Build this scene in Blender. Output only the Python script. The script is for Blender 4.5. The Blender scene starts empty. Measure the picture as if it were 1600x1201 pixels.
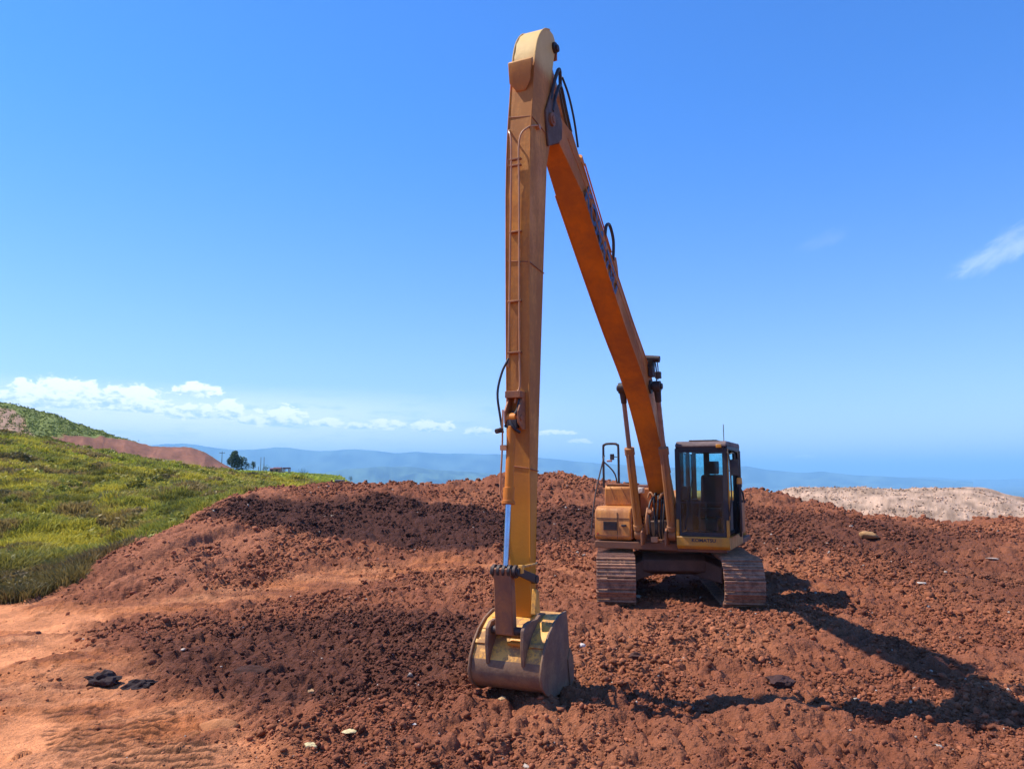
import bpy, bmesh, math, random
import numpy as np
from mathutils import Vector, Matrix

scn = bpy.context.scene
col = scn.collection
R = math.radians
random.seed(7)
rng = np.random.default_rng(11)

# ------------------------------------------------------------------ camera
PITCH = math.atan((745 - 600.5) / 1190)
CAM = np.array([0.0, 0.0, 2.5])
cd = bpy.data.cameras.new('camera')
cd.sensor_width = 36; cd.lens = 1190 / 1600 * 36
cd.clip_start = 0.05; cd.clip_end = 90000
cam = bpy.data.objects.new('camera', cd); col.objects.link(cam)
cam.location = CAM; cam.rotation_euler = (math.pi / 2 + PITCH, 0, 0)
scn.camera = cam

# ------------------------------------------------------------------ world, sun, exposure
SUN = Vector((-0.66, 0.165, 1.0)).normalized()
SUN_EL = math.asin(SUN.z); SUN_AZ = math.atan2(SUN.x, SUN.y)
scn.view_settings.view_transform = 'Standard'
scn.view_settings.look = 'None'
scn.view_settings.gamma = 1.0
scn.view_settings.exposure = 0.47
sd = bpy.data.lights.new('sun', 'SUN'); sd.energy = 4.9; sd.angle = R(0.53); sd.color = (1.0, 0.93, 0.81)
so = bpy.data.objects.new('sun', sd); col.objects.link(so)
so.rotation_euler = SUN.to_track_quat('Z', 'Y').to_euler(); so.location = (-20, 5, 40)

def ray(px, py):
    u = (px - 800) / 1190; v = (600.5 - py) / 1190
    return np.array([u, math.cos(PITCH) - v * math.sin(PITCH), math.sin(PITCH) + v * math.cos(PITCH)])
def onY(px, py, Y):
    r = ray(px, py); return CAM + r * (Y / r[1])
def az_el(px, py):
    r = ray(px, py); r = r / np.linalg.norm(r)
    return math.atan2(r[0], r[1]), math.asin(r[2])

w = bpy.data.worlds.new('World'); scn.world = w; w.use_nodes = True
nt = w.node_tree; N = nt.nodes; Lk = nt.links
for n in list(N): N.remove(n)
class G:
    """small helper to write node maths"""
    def __init__(s, tree): s.t = tree
    def new(s, typ, **kw):
        n = s.t.nodes.new(typ)
        for k, v in kw.items(): setattr(n, k, v)
        return n
    def setin(s, sock, v):
        if isinstance(v, bpy.types.NodeSocket): s.t.links.new(v, sock)
        elif v is not None: sock.default_value = v
    def m(s, op, a, b=None, c=None, clamp=False):
        n = s.new('ShaderNodeMath', operation=op, use_clamp=clamp)
        for i, v in enumerate((a, b, c)):
            if v is not None: s.setin(n.inputs[i], v)
        return n.outputs[0]
    def mix(s, fac, a, b, blend='MIX'):
        n = s.new('ShaderNodeMix', data_type='RGBA', blend_type=blend)
        s.setin(n.inputs[0], fac)
        for i, v in ((6, a), (7, b)):
            if isinstance(v, tuple) and len(v) == 3: v = v + (1,)
            s.setin(n.inputs[i], v)
        return n.outputs[2]
    def smooth(s, x, a, b):
        n = s.new('ShaderNodeMapRange', interpolation_type='SMOOTHSTEP')
        s.setin(n.inputs[0], x); n.inputs[1].default_value = a; n.inputs[2].default_value = b
        return n.outputs[0]
    def noise(s, vec, scale, detail=4, rough=0.55, dist=0.0):
        n = s.new('ShaderNodeTexNoise')
        if vec is not None: s.t.links.new(vec, n.inputs['Vector'])
        n.inputs['Scale'].default_value = scale; n.inputs['Detail'].default_value = detail
        n.inputs['Roughness'].default_value = rough; n.inputs['Distortion'].default_value = dist
        return n.outputs['Fac']
g = G(nt)
out = g.new('ShaderNodeOutputWorld'); bg = g.new('ShaderNodeBackground')
bg.inputs['Strength'].default_value = 0.105
Lk.new(bg.outputs[0], out.inputs['Surface'])
sky = g.new('ShaderNodeTexSky', sky_type='NISHITA', sun_disc=False)
sky.sun_elevation = SUN_EL; sky.sun_rotation = SUN_AZ
sky.air_density = 1.0; sky.dust_density = 0.15; sky.ozone_density = 3.0; sky.altitude = 600
hs = g.new('ShaderNodeHueSaturation'); hs.inputs['Saturation'].default_value = 1.12; hs.inputs['Value'].default_value = 1.25
Lk.new(sky.outputs[0], hs.inputs['Color'])
tc = g.new('ShaderNodeTexCoord'); sp = g.new('ShaderNodeSeparateXYZ'); Lk.new(tc.outputs['Generated'], sp.inputs[0])
AZ = g.m('ARCTAN2', sp.outputs[0], sp.outputs[1]); EL = g.m('ARCSINE', sp.outputs[2])
tint = g.mix(g.smooth(EL, -0.02, 0.5), (1.02, 0.93, 1.25), (0.48, 0.90, 1.42))
skyc = g.mix(1.0, hs.outputs[0], tint, 'MULTIPLY')
cb = g.new('ShaderNodeCombineXYZ'); Lk.new(AZ, cb.inputs[0]); Lk.new(g.m('MULTIPLY', EL, 1.9), cb.inputs[1])
n1 = g.noise(cb.outputs[0], 38, 7, 0.68, 0.5)
n2 = g.noise(cb.outputs[0], 90, 5, 0.6)
nn = g.m('ADD', g.m('MULTIPLY', n1, 0.75), g.m('MULTIPLY', n2, 0.25))
clouds = [(105, 615, 75, 24), (180, 622, 80, 21), (232, 634, 45, 13), (40, 624, 46, 13), (311, 609, 33, 13), (298, 643, 40, 13),
          (357, 641, 22, 17), (440, 650, 42, 20), (395, 655, 26, 9), (510, 660, 26, 8), (612, 662, 34, 10),
          (676, 665, 38, 12), (750, 673, 26, 8), (868, 676, 34, 5), (560, 665, 20, 7), (905, 689, 24, 5), (1255, 713, 14, 3)]
dm = None; S = None; W = None
for (px, py, wx, wy) in clouds:
    a, e = az_el(px, py); wa = wx / 1190 * 1.12; we = wy / 1190 * 1.4
    da = g.m('DIVIDE', g.m('SUBTRACT', AZ, a), wa)
    t = g.m('DIVIDE', g.m('SUBTRACT', EL, e - we * 0.25), we)
    tb = g.m('MINIMUM', g.m('MULTIPLY', t, 2.6), t)     # flatter below
    r2 = g.m('ADD', g.m('MULTIPLY', da, da), g.m('MULTIPLY', tb, tb))
    d = g.m('SUBTRACT', 1.0, r2)
    dm = d if dm is None else g.m('MAXIMUM', dm, d)
    wgt = g.m('MAXIMUM', d, 0.0)
    S = g.m('MULTIPLY', wgt, t) if S is None else g.m('MULTIPLY_ADD', wgt, t, S)
    W = wgt if W is None else g.m('ADD', W, wgt)
tt = g.m('DIVIDE', S, g.m('ADD', W, 0.02))
cov = g.smooth(g.m('ADD', dm, g.m('MULTIPLY', g.m('SUBTRACT', nn, 0.5), 4.8)), 0.05, 0.5)
lit = g.smooth(g.m('ADD', tt, g.m('ADD', g.m('MULTIPLY', g.m('SUBTRACT', n2, 0.5), 3.0), g.m('MULTIPLY', g.m('SUBTRACT', n1, 0.5), 3.0))), -0.6, 0.45)
ccol = g.mix(lit, (5.2, 6.9, 9.8), (11.5, 11.6, 12.2))
# thin veil of far cloud low over the left horizon
cb2 = g.new('ShaderNodeCombineXYZ'); Lk.new(AZ, cb2.inputs[0]); Lk.new(g.m('MULTIPLY', EL, 5.0), cb2.inputs[1])
n3 = g.noise(cb2.outputs[0], 13, 6, 0.6)
aL, _ = az_el(980, 700); aR, _ = az_el(300, 700)
veil = g.m('MULTIPLY', g.smooth(n3, 0.27, 0.52), g.m('MULTIPLY', g.smooth(AZ, aL, aR), g.m('SUBTRACT', 1.0, g.smooth(EL, 0.07, 0.12))))
veil = g.m('MULTIPLY', veil, 0.95)
# wisps of high cloud to the right
def wisp(px, py, ang, wl, wt, k):
    a, e = az_el(px, py); ca, sa = math.cos(ang), math.sin(ang)
    x = g.m('SUBTRACT', AZ, a); y = g.m('SUBTRACT', EL, e)
    p = g.m('ADD', g.m('MULTIPLY', x, ca), g.m('MULTIPLY', y, sa)); q = g.m('SUBTRACT', g.m('MULTIPLY', y, ca), g.m('MULTIPLY', x, sa))
    c = g.new('ShaderNodeCombineXYZ'); Lk.new(g.m('MULTIPLY', p, 0.35), c.inputs[0]); Lk.new(q, c.inputs[1])
    n = g.noise(c.outputs[0], 60, 6, 0.65, 0.4)
    p = g.m('DIVIDE', p, wl); q = g.m('DIVIDE', q, wt)
    dd = g.m('SUBTRACT', 1.0, g.m('ADD', g.m('MULTIPLY', p, p), g.m('MULTIPLY', q, q)))
    return g.m('MULTIPLY', g.smooth(g.m('ADD', dd, g.m('MULTIPLY', g.m('SUBTRACT', n, 0.5), 2.6)), 0.1, 1.3), k)
wf = g.m('MAXIMUM', wisp(1575, 385, R(27), 0.075, 0.020, 0.30), wisp(1290, 373, R(18), 0.04, 0.012, 0.06))
c1 = g.mix(veil, skyc, (9.8, 10.3, 11.3))
c2 = g.mix(wf, c1, (8.5, 9.3, 10.4))
c3 = g.mix(g.m('MULTIPLY', cov, 0.93), c2, ccol)
Lk.new(c3, bg.inputs['Color'])
w.cycles.sampling_method = 'MANUAL'; w.cycles.sample_map_resolution = 512
scn.cycles.max_bounces = 6; scn.cycles.diffuse_bounces = 3; scn.cycles.volume_bounces = 2
scn.cycles.transparent_max_bounces = 12

# ------------------------------------------------------------------ helpers
def tag(o, label=None, cat=None, group=None, kind=None):
    if label: o['label'] = label
    if cat: o['category'] = cat
    if group: o['group'] = group
    if kind: o['kind'] = kind
    return o
def mesh_np(name, verts, faces, mats, smooth=True, cols=None, midx=None):
    """verts (n,3), faces (m,k) numpy arrays to one mesh object"""
    me = bpy.data.meshes.new(name)
    v = np.asarray(verts, dtype=np.float32); f = np.asarray(faces, dtype=np.int32)
    k = f.shape[1]
    me.vertices.add(len(v)); me.vertices.foreach_set('co', v.ravel())
    me.loops.add(f.size); me.loops.foreach_set('vertex_index', f.ravel())
    me.polygons.add(len(f)); me.polygons.foreach_set('loop_start', np.arange(0, f.size, k, dtype=np.int32))
    me.polygons.foreach_set('use_smooth', np.full(len(f), smooth))
    if midx is not None: me.polygons.foreach_set('material_index', np.asarray(midx, dtype=np.int32))
    me.update(calc_edges=True)
    if cols is not None:
        a = me.color_attributes.new('Col', 'FLOAT_COLOR', 'POINT')
        c = np.ones((len(v), 4), dtype=np.float32); c[:, :cols.shape[1]] = cols
        a.data.foreach_set('color', c.ravel())
    for m_ in (mats if isinstance(mats, (list, tuple)) else [mats]): me.materials.append(m_)
    o = bpy.data.objects.new(name, me); col.objects.link(o)
    return o

class MB:
    """collects shapes, builds ONE mesh object"""
    def __init__(s): s.v = []; s.f = []
    def add(s, vs, fs):
        b = len(s.v); s.v += [tuple(v) for v in vs]; s.f += [tuple(i + b for i in f) for f in fs]
    def box(s, x0, x1, y0, y1, z0, z1, M=None):
        vs = [Vector((x, y, z)) for x in (x0, x1) for y in (y0, y1) for z in (z0, z1)]
        if M: vs = [M @ v for v in vs]
        s.add(vs, [(0, 1, 3, 2), (4, 6, 7, 5), (0, 4, 5, 1), (2, 3, 7, 6), (0, 2, 6, 4), (1, 5, 7, 3)])
    def prism(s, prof, y0, y1):
        """profile of (x,z) pushed from y0 to y1"""
        n = len(prof)
        vs = [(x, y0, z) for x, z in prof] + [(x, y1, z) for x, z in prof]
        s.add(vs, [tuple(range(n)), tuple(range(2 * n - 1, n - 1, -1))] + [(i, i + n, (i + 1) % n + n, (i + 1) % n) for i in range(n)])
    def prismw(s, prof, wid):
        """profile of (x,z) with a half width for every point"""
        n = len(prof)
        vs = [(x, -h, z) for (x, z), h in zip(prof, wid)] + [(x, h, z) for (x, z), h in zip(prof, wid)]
        s.add(vs, [tuple(range(n)), tuple(range(2 * n - 1, n - 1, -1))] + [(i, i + n, (i + 1) % n + n, (i + 1) % n) for i in range(n)])
    def cyl(s, p0, p1, r0, r1=None, seg=20):
        r1 = r0 if r1 is None else r1
        p0 = Vector(p0); p1 = Vector(p1); d = (p1 - p0).normalized()
        a = d.orthogonal().normalized(); b = d.cross(a)
        vs = []
        for p, r in ((p0, r0), (p1, r1)):
            vs += [p + (a * math.cos(t) + b * math.sin(t)) * r for t in [2 * math.pi * i / seg for i in range(seg)]]
        s.add(vs, [tuple(range(seg - 1, -1, -1)), tuple(range(seg, 2 * seg))] + [(i, (i + 1) % seg, (i + 1) % seg + seg, i + seg) for i in range(seg)])
    def tube(s, pts, r, seg=8, sub=6):
        P = [Vector(p) for p in pts]
        if sub > 1 and len(P) > 2:
            Q = []
            for i in range(len(P) - 1):
                p0 = P[max(i - 1, 0)]; p1 = P[i]; p2 = P[i + 1]; p3 = P[min(i + 2, len(P) - 1)]
                for k in range(sub):
                    t = k / sub
                    Q.append(0.5 * ((2 * p1) + (p2 - p0) * t + (2 * p0 - 5 * p1 + 4 * p2 - p3) * t * t + (3 * p1 - p0 - 3 * p2 + p3) * t ** 3))
            Q.append(P[-1]); P = Q
        vs = []; fs = []; a = None
        for i, p in enumerate(P):
            d = (P[min(i + 1, len(P) - 1)] - P[max(i - 1, 0)]).normalized()
            a = d.orthogonal().normalized() if a is None else (a - d * a.dot(d)).normalized()
            b = d.cross(a)
            vs += [p + (a * math.cos(t) + b * math.sin(t)) * r for t in [2 * math.pi * j / seg for j in range(seg)]]
            if i:
                o = (i - 1) * seg
                fs += [(o + j, o + (j + 1) % seg, o + (j + 1) % seg + seg, o + j + seg) for j in range(seg)]
        e = (len(P) - 1) * seg
        fs += [tuple(range(seg - 1, -1, -1)), tuple(range(e, e + seg))]
        s.add(vs, fs)
    def build(s, name, m, parent=None, bevel=0.0, rot=None, seg=2, label=None, sharp=35):
        me = bpy.data.meshes.new(name); me.from_pydata(s.v, [], s.f)
        bm = bmesh.new(); bm.from_mesh(me); bmesh.ops.recalc_face_normals(bm, faces=bm.faces); bm.to_mesh(me); bm.free()
        me.materials.append(m); me.shade_smooth(); me.set_sharp_from_angle(angle=R(sharp))
        o = bpy.data.objects.new(name, me); col.objects.link(o)
        if parent: o.parent = parent
        if rot is not None: o.rotation_euler = (0, 0, rot)
        if bevel:
            b = o.modifiers.new('bevel', 'BEVEL'); b.width = bevel; b.segments = seg; b.limit_method = 'ANGLE'; b.angle_limit = R(40); b.harden_normals = False
        if label: o['label'] = label
        return o

# numpy noise ---------------------------------------------------------
def h2(ix, iy, seed=0):
    n = (ix.astype(np.int64) * 374761393 + iy.astype(np.int64) * 668265263 + seed * 1442695041) & 0xffffffff
    n = ((n ^ (n >> 13)) * 1274126177) & 0xffffffff
    n = (n ^ (n >> 16)) & 0xffffffff
    return n / 4294967295.0
def vnoise(x, y, seed=0):
    ix = np.floor(x); iy = np.floor(y); fx = x - ix; fy = y - iy
    fx = fx * fx * fx * (fx * (fx * 6 - 15) + 10); fy = fy * fy * fy * (fy * (fy * 6 - 15) + 10)
    a = h2(ix, iy, seed); b = h2(ix + 1, iy, seed); c = h2(ix, iy + 1, seed); d = h2(ix + 1, iy + 1, seed)
    return (a + (b - a) * fx) * (1 - fy) + (c + (d - c) * fx) * fy
def fbm(x, y, oct=4, seed=0, gain=0.5):
    s = 0; a = 1; t = 0; c, sn = math.cos(0.6), math.sin(0.6)
    for i in range(oct):
        s = s + a * vnoise(x, y, seed + i * 17); t += a; a *= gain
        x, y = (x * c - y * sn) * 2.03 + 5.1, (x * sn + y * c) * 2.03 - 3.7
    return s / t
def clod(x, y, cell, seed, dens=0.75):
    """height (in units of the cell) of rounded lumps scattered one to a cell"""
    X = x / cell; Y = y / cell; ix = np.floor(X); iy = np.floor(Y); best = np.zeros_like(X)
    for dx in (-1, 0, 1):
        for dy in (-1, 0, 1):
            cx = ix + dx; cy = iy + dy
            jx = cx + 0.15 + 0.7 * h2(cx, cy, seed); jy = cy + 0.15 + 0.7 * h2(cx, cy, seed + 5)
            r = (0.22 + 0.45 * h2(cx, cy, seed + 9) ** 1.5) * (h2(cx, cy, seed + 13) < dens)
            an = 6.28 * h2(cx, cy, seed + 21); st = 0.75 + 0.5 * h2(cx, cy, seed + 25)
            ux = (X - jx) * np.cos(an) + (Y - jy) * np.sin(an); uy = -(X - jx) * np.sin(an) + (Y - jy) * np.cos(an)
            q = 1 - ((ux * st) ** 2 + (uy / st) ** 2) / np.maximum(r * r, 1e-6)
            best = np.maximum(best, np.sqrt(np.maximum(q, 0)) * r * 0.75)
    return best
def sstep(x, a, b):
    t = np.clip((x - a) / (b - a), 0, 1); return t * t * (3 - 2 * t)

# ------------------------------------------------------------------ terrain height
PTS = [(3.4, 16.5, .1), (1, 14, .1), (5.5, 14, .1), (5.5, 18.5, .12), (1, 19, .15), (.1, 8.9, 0), (-6, 7, 0), (6, 7, 0), (0, 6.5, .03), (3, 11, .03), (8, 12, .05),
       (0, 0, .9), (-8, 0, .7), (8, 0, .7), (-10.4, 15.0, 0), (-8, 12, 0), (-12, 13, 0), (-16, 16, -.05), (-14, 9, .05), (-3, 12, .0), (-3, 15.5, .03), (0, 15, .05), (12, 16, .12)]
IMG = [(600, 900, 18.5), (600, 850, 21.5), (600, 800, 25), (600, 765, 30), (700, 900, 18.5), (700, 850, 22), (700, 800, 26), (700, 760, 31),
       (450, 900, 17.5), (450, 850, 20), (450, 800, 24), (450, 766, 28), (385, 776, 26), (330, 800, 23.5), (540, 764, 29),
       (300, 815, 22), (230, 853, 19.3), (150, 892, 17.2), (90, 932, 15.8),
       (770, 752, 32), (880, 746, 32), (940, 757, 32), (820, 850, 22), (820, 800, 27), (900, 850, 22), (920, 800, 27),
       (1180, 780, 32), (1290, 793, 31), (1380, 814, 29), (1450, 824, 28), (1520, 824, 28), (1600, 815, 28), (1750, 812, 28),
       (1300, 900, 18.5), (1300, 850, 22), (1500, 900, 18.5), (1500, 850, 22.5), (1700, 900, 18.5), (1200, 850, 22), (1200, 800, 27), (1070, 777, 31),
       (40, 930, 16.4), (60, 900, 19), (100, 870, 22), (0, 900, 19.5), (0, 860, 24), (0, 800, 32), (0, 748, 42), (0, 702, 52), (0, 678, 62),
       (-200, 900, 19), (-200, 800, 30), (-200, 660, 52), (-350, 800, 28), (-350, 650, 50),
       (150, 862, 23), (150, 820, 28), (150, 780, 35), (150, 738, 48), (150, 712, 62), (60, 692, 62), (230, 728, 62), (100, 708, 75), (0, 690, 75), (200, 728, 80),
       (230, 836, 27), (150, 884, 20.5), (300, 800, 29), (300, 775, 36), (300, 757, 46), (300, 747, 62), (330, 743, 78),
       (420, 760, 55), (420, 749, 90), (420, 744, 130), (520, 757, 75), (520, 753, 110), (200, 733, 60),
       (370, 737, 300), (450, 739, 250), (300, 736, 200), (200, 736, 200), (500, 747, 180), (100, 726, 120), (300, 743, 110), (370, 741, 200),
       (1230, 766, 60), (1350, 763, 60), (1450, 764, 58), (1550, 766, 57), (1592, 777, 56), (1650, 790, 56), (1300, 830, 48), (1450, 822, 48), (1560, 825, 48), (1150, 790, 60)]
for p in IMG:
    q = onY(*p); PTS.append(tuple(q))
PTS += [(-6.2, 37, 1.0), (-3, 38, 1), (2, 38, 1.0), (8, 39, .3), (14, 38, -.9), (22, 37, -.8), (-6, 60, -4), (5, 60, -6), (15, 75, -6), (30, 75, -3), (45, 70, -5),
        (-4, 100, -14), (20, 110, -16), (60, 110, -16), (-10, 130, -12), (40, 20, .5), (40, 45, -3), (60, 70, -6),
        (-50, 95, 3.5), (-60, 40, 10), (-40, 20, 3), (-40, 0, 1), (40, 0, .5), (0, -40, 1), (-60, -30, 1), (60, -30, 1)]
PA = np.array(PTS); _c2 = 2.0
def _k(dx, dy): return np.sqrt(dx * dx + dy * dy + _c2)
_A = -_k(PA[:, None, 0] - PA[None, :, 0], PA[:, None, 1] - PA[None, :, 1]); n_ = len(PA)
_A[np.arange(n_), np.arange(n_)] -= 0.02
_M = np.zeros((n_ + 1, n_ + 1)); _M[:n_, :n_] = _A; _M[:n_, n_] = 1; _M[n_, :n_] = 1
_W = np.linalg.solve(_M, np.append(PA[:, 2], 0))
def tps(x, y):
    o = np.full(x.shape, _W[n_])
    for i in range(n_): o -= _W[i] * _k(x - PA[i, 0], y - PA[i, 1])
    return o
_sil = [(90, 932, 15.8), (150, 892, 17.2), (230, 853, 19.3), (300, 815, 22), (345, 788, 25), (400, 766, 28), (470, 757, 31), (560, 753, 36), (600, 750, 60)]
SX = np.array([onY(*p)[0] for p in _sil]); SY = np.array([p[2] for p in _sil])
def base_height(x, y):
    r = np.hypot(x, y); az = np.arctan2(x, y)
    z = tps(np.clip(x, -400, 400), np.clip(y, -60, 400))
    # the plateau ends near on the right, far on the left
    azl = math.atan((505 - 800) / 1190); azr = math.atan((575 - 800) / 1190)
    k = sstep(az, azl, azr) * (az < 2.2)
    r0 = 330 * (1 - k) + 90 * k
    t = sstep(r, r0, r0 * 5)
    return z * (1 - t) + (-150) * t
def grass_mask(x, y):
    xb = np.interp(y, SY, SX) - 0.35 + (fbm(x * .9, y * .9, 3, 91) - .5) * 1.1
    yb = 15.9 + (fbm(x * .7, y * .7, 3, 55) - .5) * 1.3 - np.clip(-x - 10, 0, 30) * 0.02
    m = sstep(xb - x, -.15, .35) * sstep(y - yb, -.2, .3)
    return m
def segd(x, y, P):
    d = np.full(x.shape, 1e9)
    for (ax, ay), (bx, by) in zip(P[:-1], P[1:]):
        ux, uy = bx - ax, by - ay; t = np.clip(((x - ax) * ux + (y - ay) * uy) / (ux * ux + uy * uy), 0, 1)
        d = np.minimum(d, np.hypot(x - ax - t * ux, y - ay - t * uy))
    return d
def ell(x, y, cx, cy, rx, ry, rot=0):
    c, s = math.cos(rot), math.sin(rot); u = ((x - cx) * c + (y - cy) * s) / rx; v = (-(x - cx) * s + (y - cy) * c) / ry
    return 1 - (u * u + v * v)
def masks(x, y):
    """smooth (0..1), moist (0..1)"""
    wob = (fbm(x * .5, y * .5, 4, 31) - .5)
    xb = -2.3 - (y - 6.95) * .76
    sm = sstep(xb - x + wob * 2.4, -.5, .9) * sstep(y, -2, 3)
    sm = np.maximum(sm * (y < 17.5), 0.85 * sstep(1.1 - segd(x, y, [(-9, 13.2), (-5, 15.9), (-3.9, 18.2), (-1.7, 19.4), (.9, 19.6)]) + wob * 1.2, 0, .9))
    mo = sstep(ell(x, y, -3.6, 24.0, 5.6, 3.4, .1) + wob * 1.3, -.1, .35)
    mo = np.maximum(mo, sstep(ell(x, y, 3.2, 24.5, 4.5, 3.0, 0) + wob * 1.4, -.05, .5) * .85)
    mo = np.maximum(mo, sstep(ell(x, y, -2.7, 11.7, 3.1, 3.0, -.3) + wob * 1.5, -.2, .6) * .78)
    mo = np.maximum(mo, sstep(ell(x, y, 9.5, 24, 6, 4.5, 0) + wob * 1.5, -.1, .7) * .6)
    mo = np.maximum(mo, sstep(ell(x, y, 12, 17, 5, 5, 0) + wob * 1.5, -.1, .9) * .45)
    mo = mo * (1 - sm)
    return sm, mo
LANES = ([(-12, 15.3), (-10.2, 14.7), (-8.6, 14.0), (-7.6, 13.6)], [(-8.4, 8.6), (-7.4, 10.2), (-6.9, 11.8), (-6.2, 13.1), (-4.9, 14.1)], [(-4.9, 6.0), (-4.75, 7.2), (-5.3, 8.6)], [(-3.0, 8.9), (-2.7, 8.1), (-2.2, 7.3)])
def lane_mask(x, y):
    wob = fbm(x * 1.1, y * 1.1, 3, 47) - .5; m = np.zeros_like(x)
    for L_, w_ in zip(LANES, (.75, .62, .42, .3)): m = np.maximum(m, sstep(w_ - segd(x, y, L_) + wob * .7, -.05, .22))
    return m
def dirt_detail(x, y, r, want_col=False):
    sm, mo = masks(x, y)
    gm = grass_mask(x, y)
    near = 1 - sstep(r, 45, 75)
    big = fbm(x * .45, y * .45, 4, 3) - .5
    mid = fbm(x * 2.1, y * 2.1, 4, 8) - .5
    fine = fbm(x * 9, y * 9, 3, 15) - .5
    dens = fbm(x * .8, y * .8, 3, 77)
    c1 = clod(x, y, .62, 1, .5) * .62 * sstep(dens, .45, .62)
    c2 = clod(x, y, .27, 40, .75) * .27
    c3 = clod(x, y, .13, 70, .85) * .13
    flank = sstep(ell(x, y, -8.2, 21.5, 2.2, 6.5, .12), -.1, .4) * (1 - mo)
    fs_ = -.35 * x - .94 * y; ft_ = .94 * x - .35 * y; gul = (fbm(ft_ * 1.9, fs_ * .35, 4, 140) - .5) * .5 * flank
    rough = gul + big * (.17 + .2 * sstep(y, 14, 24)) + mid * .15 + fine * .06 + np.maximum(np.maximum(c1 * .6, c2), c3) * (.85 - .6 * flank) + c3 * .45 + fbm(x * 22, y * 22, 2, 19) * .03
    lane = lane_mask(x, y) * sm
    # tread ribs of a crawler pressed in the smooth path
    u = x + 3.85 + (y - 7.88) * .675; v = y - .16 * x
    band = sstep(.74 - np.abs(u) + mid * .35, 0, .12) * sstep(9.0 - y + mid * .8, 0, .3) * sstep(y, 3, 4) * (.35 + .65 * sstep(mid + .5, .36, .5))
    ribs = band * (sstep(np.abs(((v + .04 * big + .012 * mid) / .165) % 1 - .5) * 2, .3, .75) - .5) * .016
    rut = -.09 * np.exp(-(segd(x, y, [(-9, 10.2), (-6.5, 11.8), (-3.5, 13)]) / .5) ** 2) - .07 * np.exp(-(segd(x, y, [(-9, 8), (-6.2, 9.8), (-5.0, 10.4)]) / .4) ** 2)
    smooth_h = big * .20 + (mid * .11 + fine * .04 + c3 * .45 * sstep(dens, .42, .55)) * (1 - .85 * lane) - .045 * lane + ribs + rut + np.where(h2(np.floor(x / .5), np.floor(y / .5), 3) > .9, c2 * .4, 0)
    d = rough * (1 - sm) + smooth_h * sm
    gr = (big * .9 + mid * .35 + fbm(x * 1.1, y * 1.1, 3, 21) * .6 - .3) * (1 - .6 * sstep(r, 60, 95))
    d = d * (1 - gm) + gr * gm * (0.35 + .65 * sstep(r, 18, 26))
    pad = sstep(ell(x, y, 3.37, 16.4, 2.3, 3.2, .13), -.25, .3)
    d = d * (1 - .7 * pad) - .05 * pad
    far = (fbm(x * .02, y * .02, 4, 5) - .5) * 10 * sstep(r, 200, 900)
    d = d * near + (big * .5 * (1 - near)) * (r < 400) + far
    # heaped crest lumps
    d = d + near * (1 - gm) * sstep(y, 27, 30) * (1 - sstep(y, 34, 37)) * (np.maximum(clod(x, y, 1.3, 99, .6), clod(x, y, .7, 103, .6) * .7) * .5 + .1 * (fbm(x * 1.6, y * 1.6, 3, 66) - .5))
    if not want_col: return d
    return d, sm, mo, gm, big, mid, fine, c3, ribs
def ground_z(x, y):
    x = np.atleast_1d(np.asarray(x, float)); y = np.atleast_1d(np.asarray(y, float))
    return base_height(x, y) + dirt_detail(x, y, np.hypot(x, y))

C_ORANGE = np.array([.54, .18, .062]); C_RED = np.array([.220, .073, .036]); C_MOIST = np.array([.074, .027, .018]); C_TAN = np.array([.35, .13, .06])
def dirt_colour(x, y, sm, mo, gm, big, mid, fine, ribs=None):
    c = np.empty((len(x), 3)); v = fbm(x * 1.3, y * 1.3, 4, 200); p = fbm(x * .35, y * .35, 3, 230)
    k = np.clip(.5 + (v - .5) * 2.4, 0, 1)[:, None]
    c = C_RED * (1 - k * .35) + C_TAN * (k * .35)
    t = sstep(p, .52, .68)[:, None] * .5; c = c * (1 - t) + C_TAN * t
    c = c * (1 - mo[:, None]) + C_MOIST * mo[:, None]
    xs_ = x * .93 + y * .37; ys_ = -x * .37 + y * .93
    st = np.clip(.5 + (fbm(xs_ * .55, ys_ * 1.7, 5, 251) - .5) * 2.8, 0, 1)[:, None]; st2 = sstep(fbm(xs_ * .8 + 9, ys_ * 2.6, 4, 263), .55, .66)[:, None]
    org = C_ORANGE * (1 - st) + np.array([.60, .24, .105]) * st; org = org * (1 - st2 * .7) + np.array([.25, .080, .036]) * st2 * .7
    ln = (lane_mask(x, y) * .9)[:, None]; org = org * .86 * (1 - ln) + np.array([.70, .27, .11]) * (.92 + .16 * k) * ln
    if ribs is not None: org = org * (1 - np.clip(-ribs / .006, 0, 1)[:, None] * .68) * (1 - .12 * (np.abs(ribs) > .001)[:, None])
    c = c * (1 - sm[:, None]) + org * (.88 + .2 * k) * sm[:, None]
    pale = sstep(np.hypot(x - 22, (y - 58) * 1.3), 34, 20) * (y > 41)
    # left face of the mound: paler crumbly soil
    lf = sstep(ell(x, y, -8.2, 21.5, 2.2, 6.5, .12) + (v - .5), -.1, .5)[:, None] * .6 * (1 - mo[:, None])
    c = c * (1 - lf) + np.array([.38, .14, .068]) * lf
    pale = (sstep(y, 40, 44) * (x > 8))[:, None]
    c = c * (1 - pale) + np.array([.50, .33, .22]) * (.6 + .6 * k) * pale
    c *= (1 + (fine * .5)[:, None])
    gk = np.clip(.5 + (fbm(x * .3, y * .3, 4, 300) - .5) * 2.2, 0, 1)[:, None]
    gc = np.array([.11, .12, .022]) * (1 - gk) + np.array([.16, .17, .035]) * gk
    return c * (1 - gm[:, None]) + gc * gm[:, None]

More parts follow.
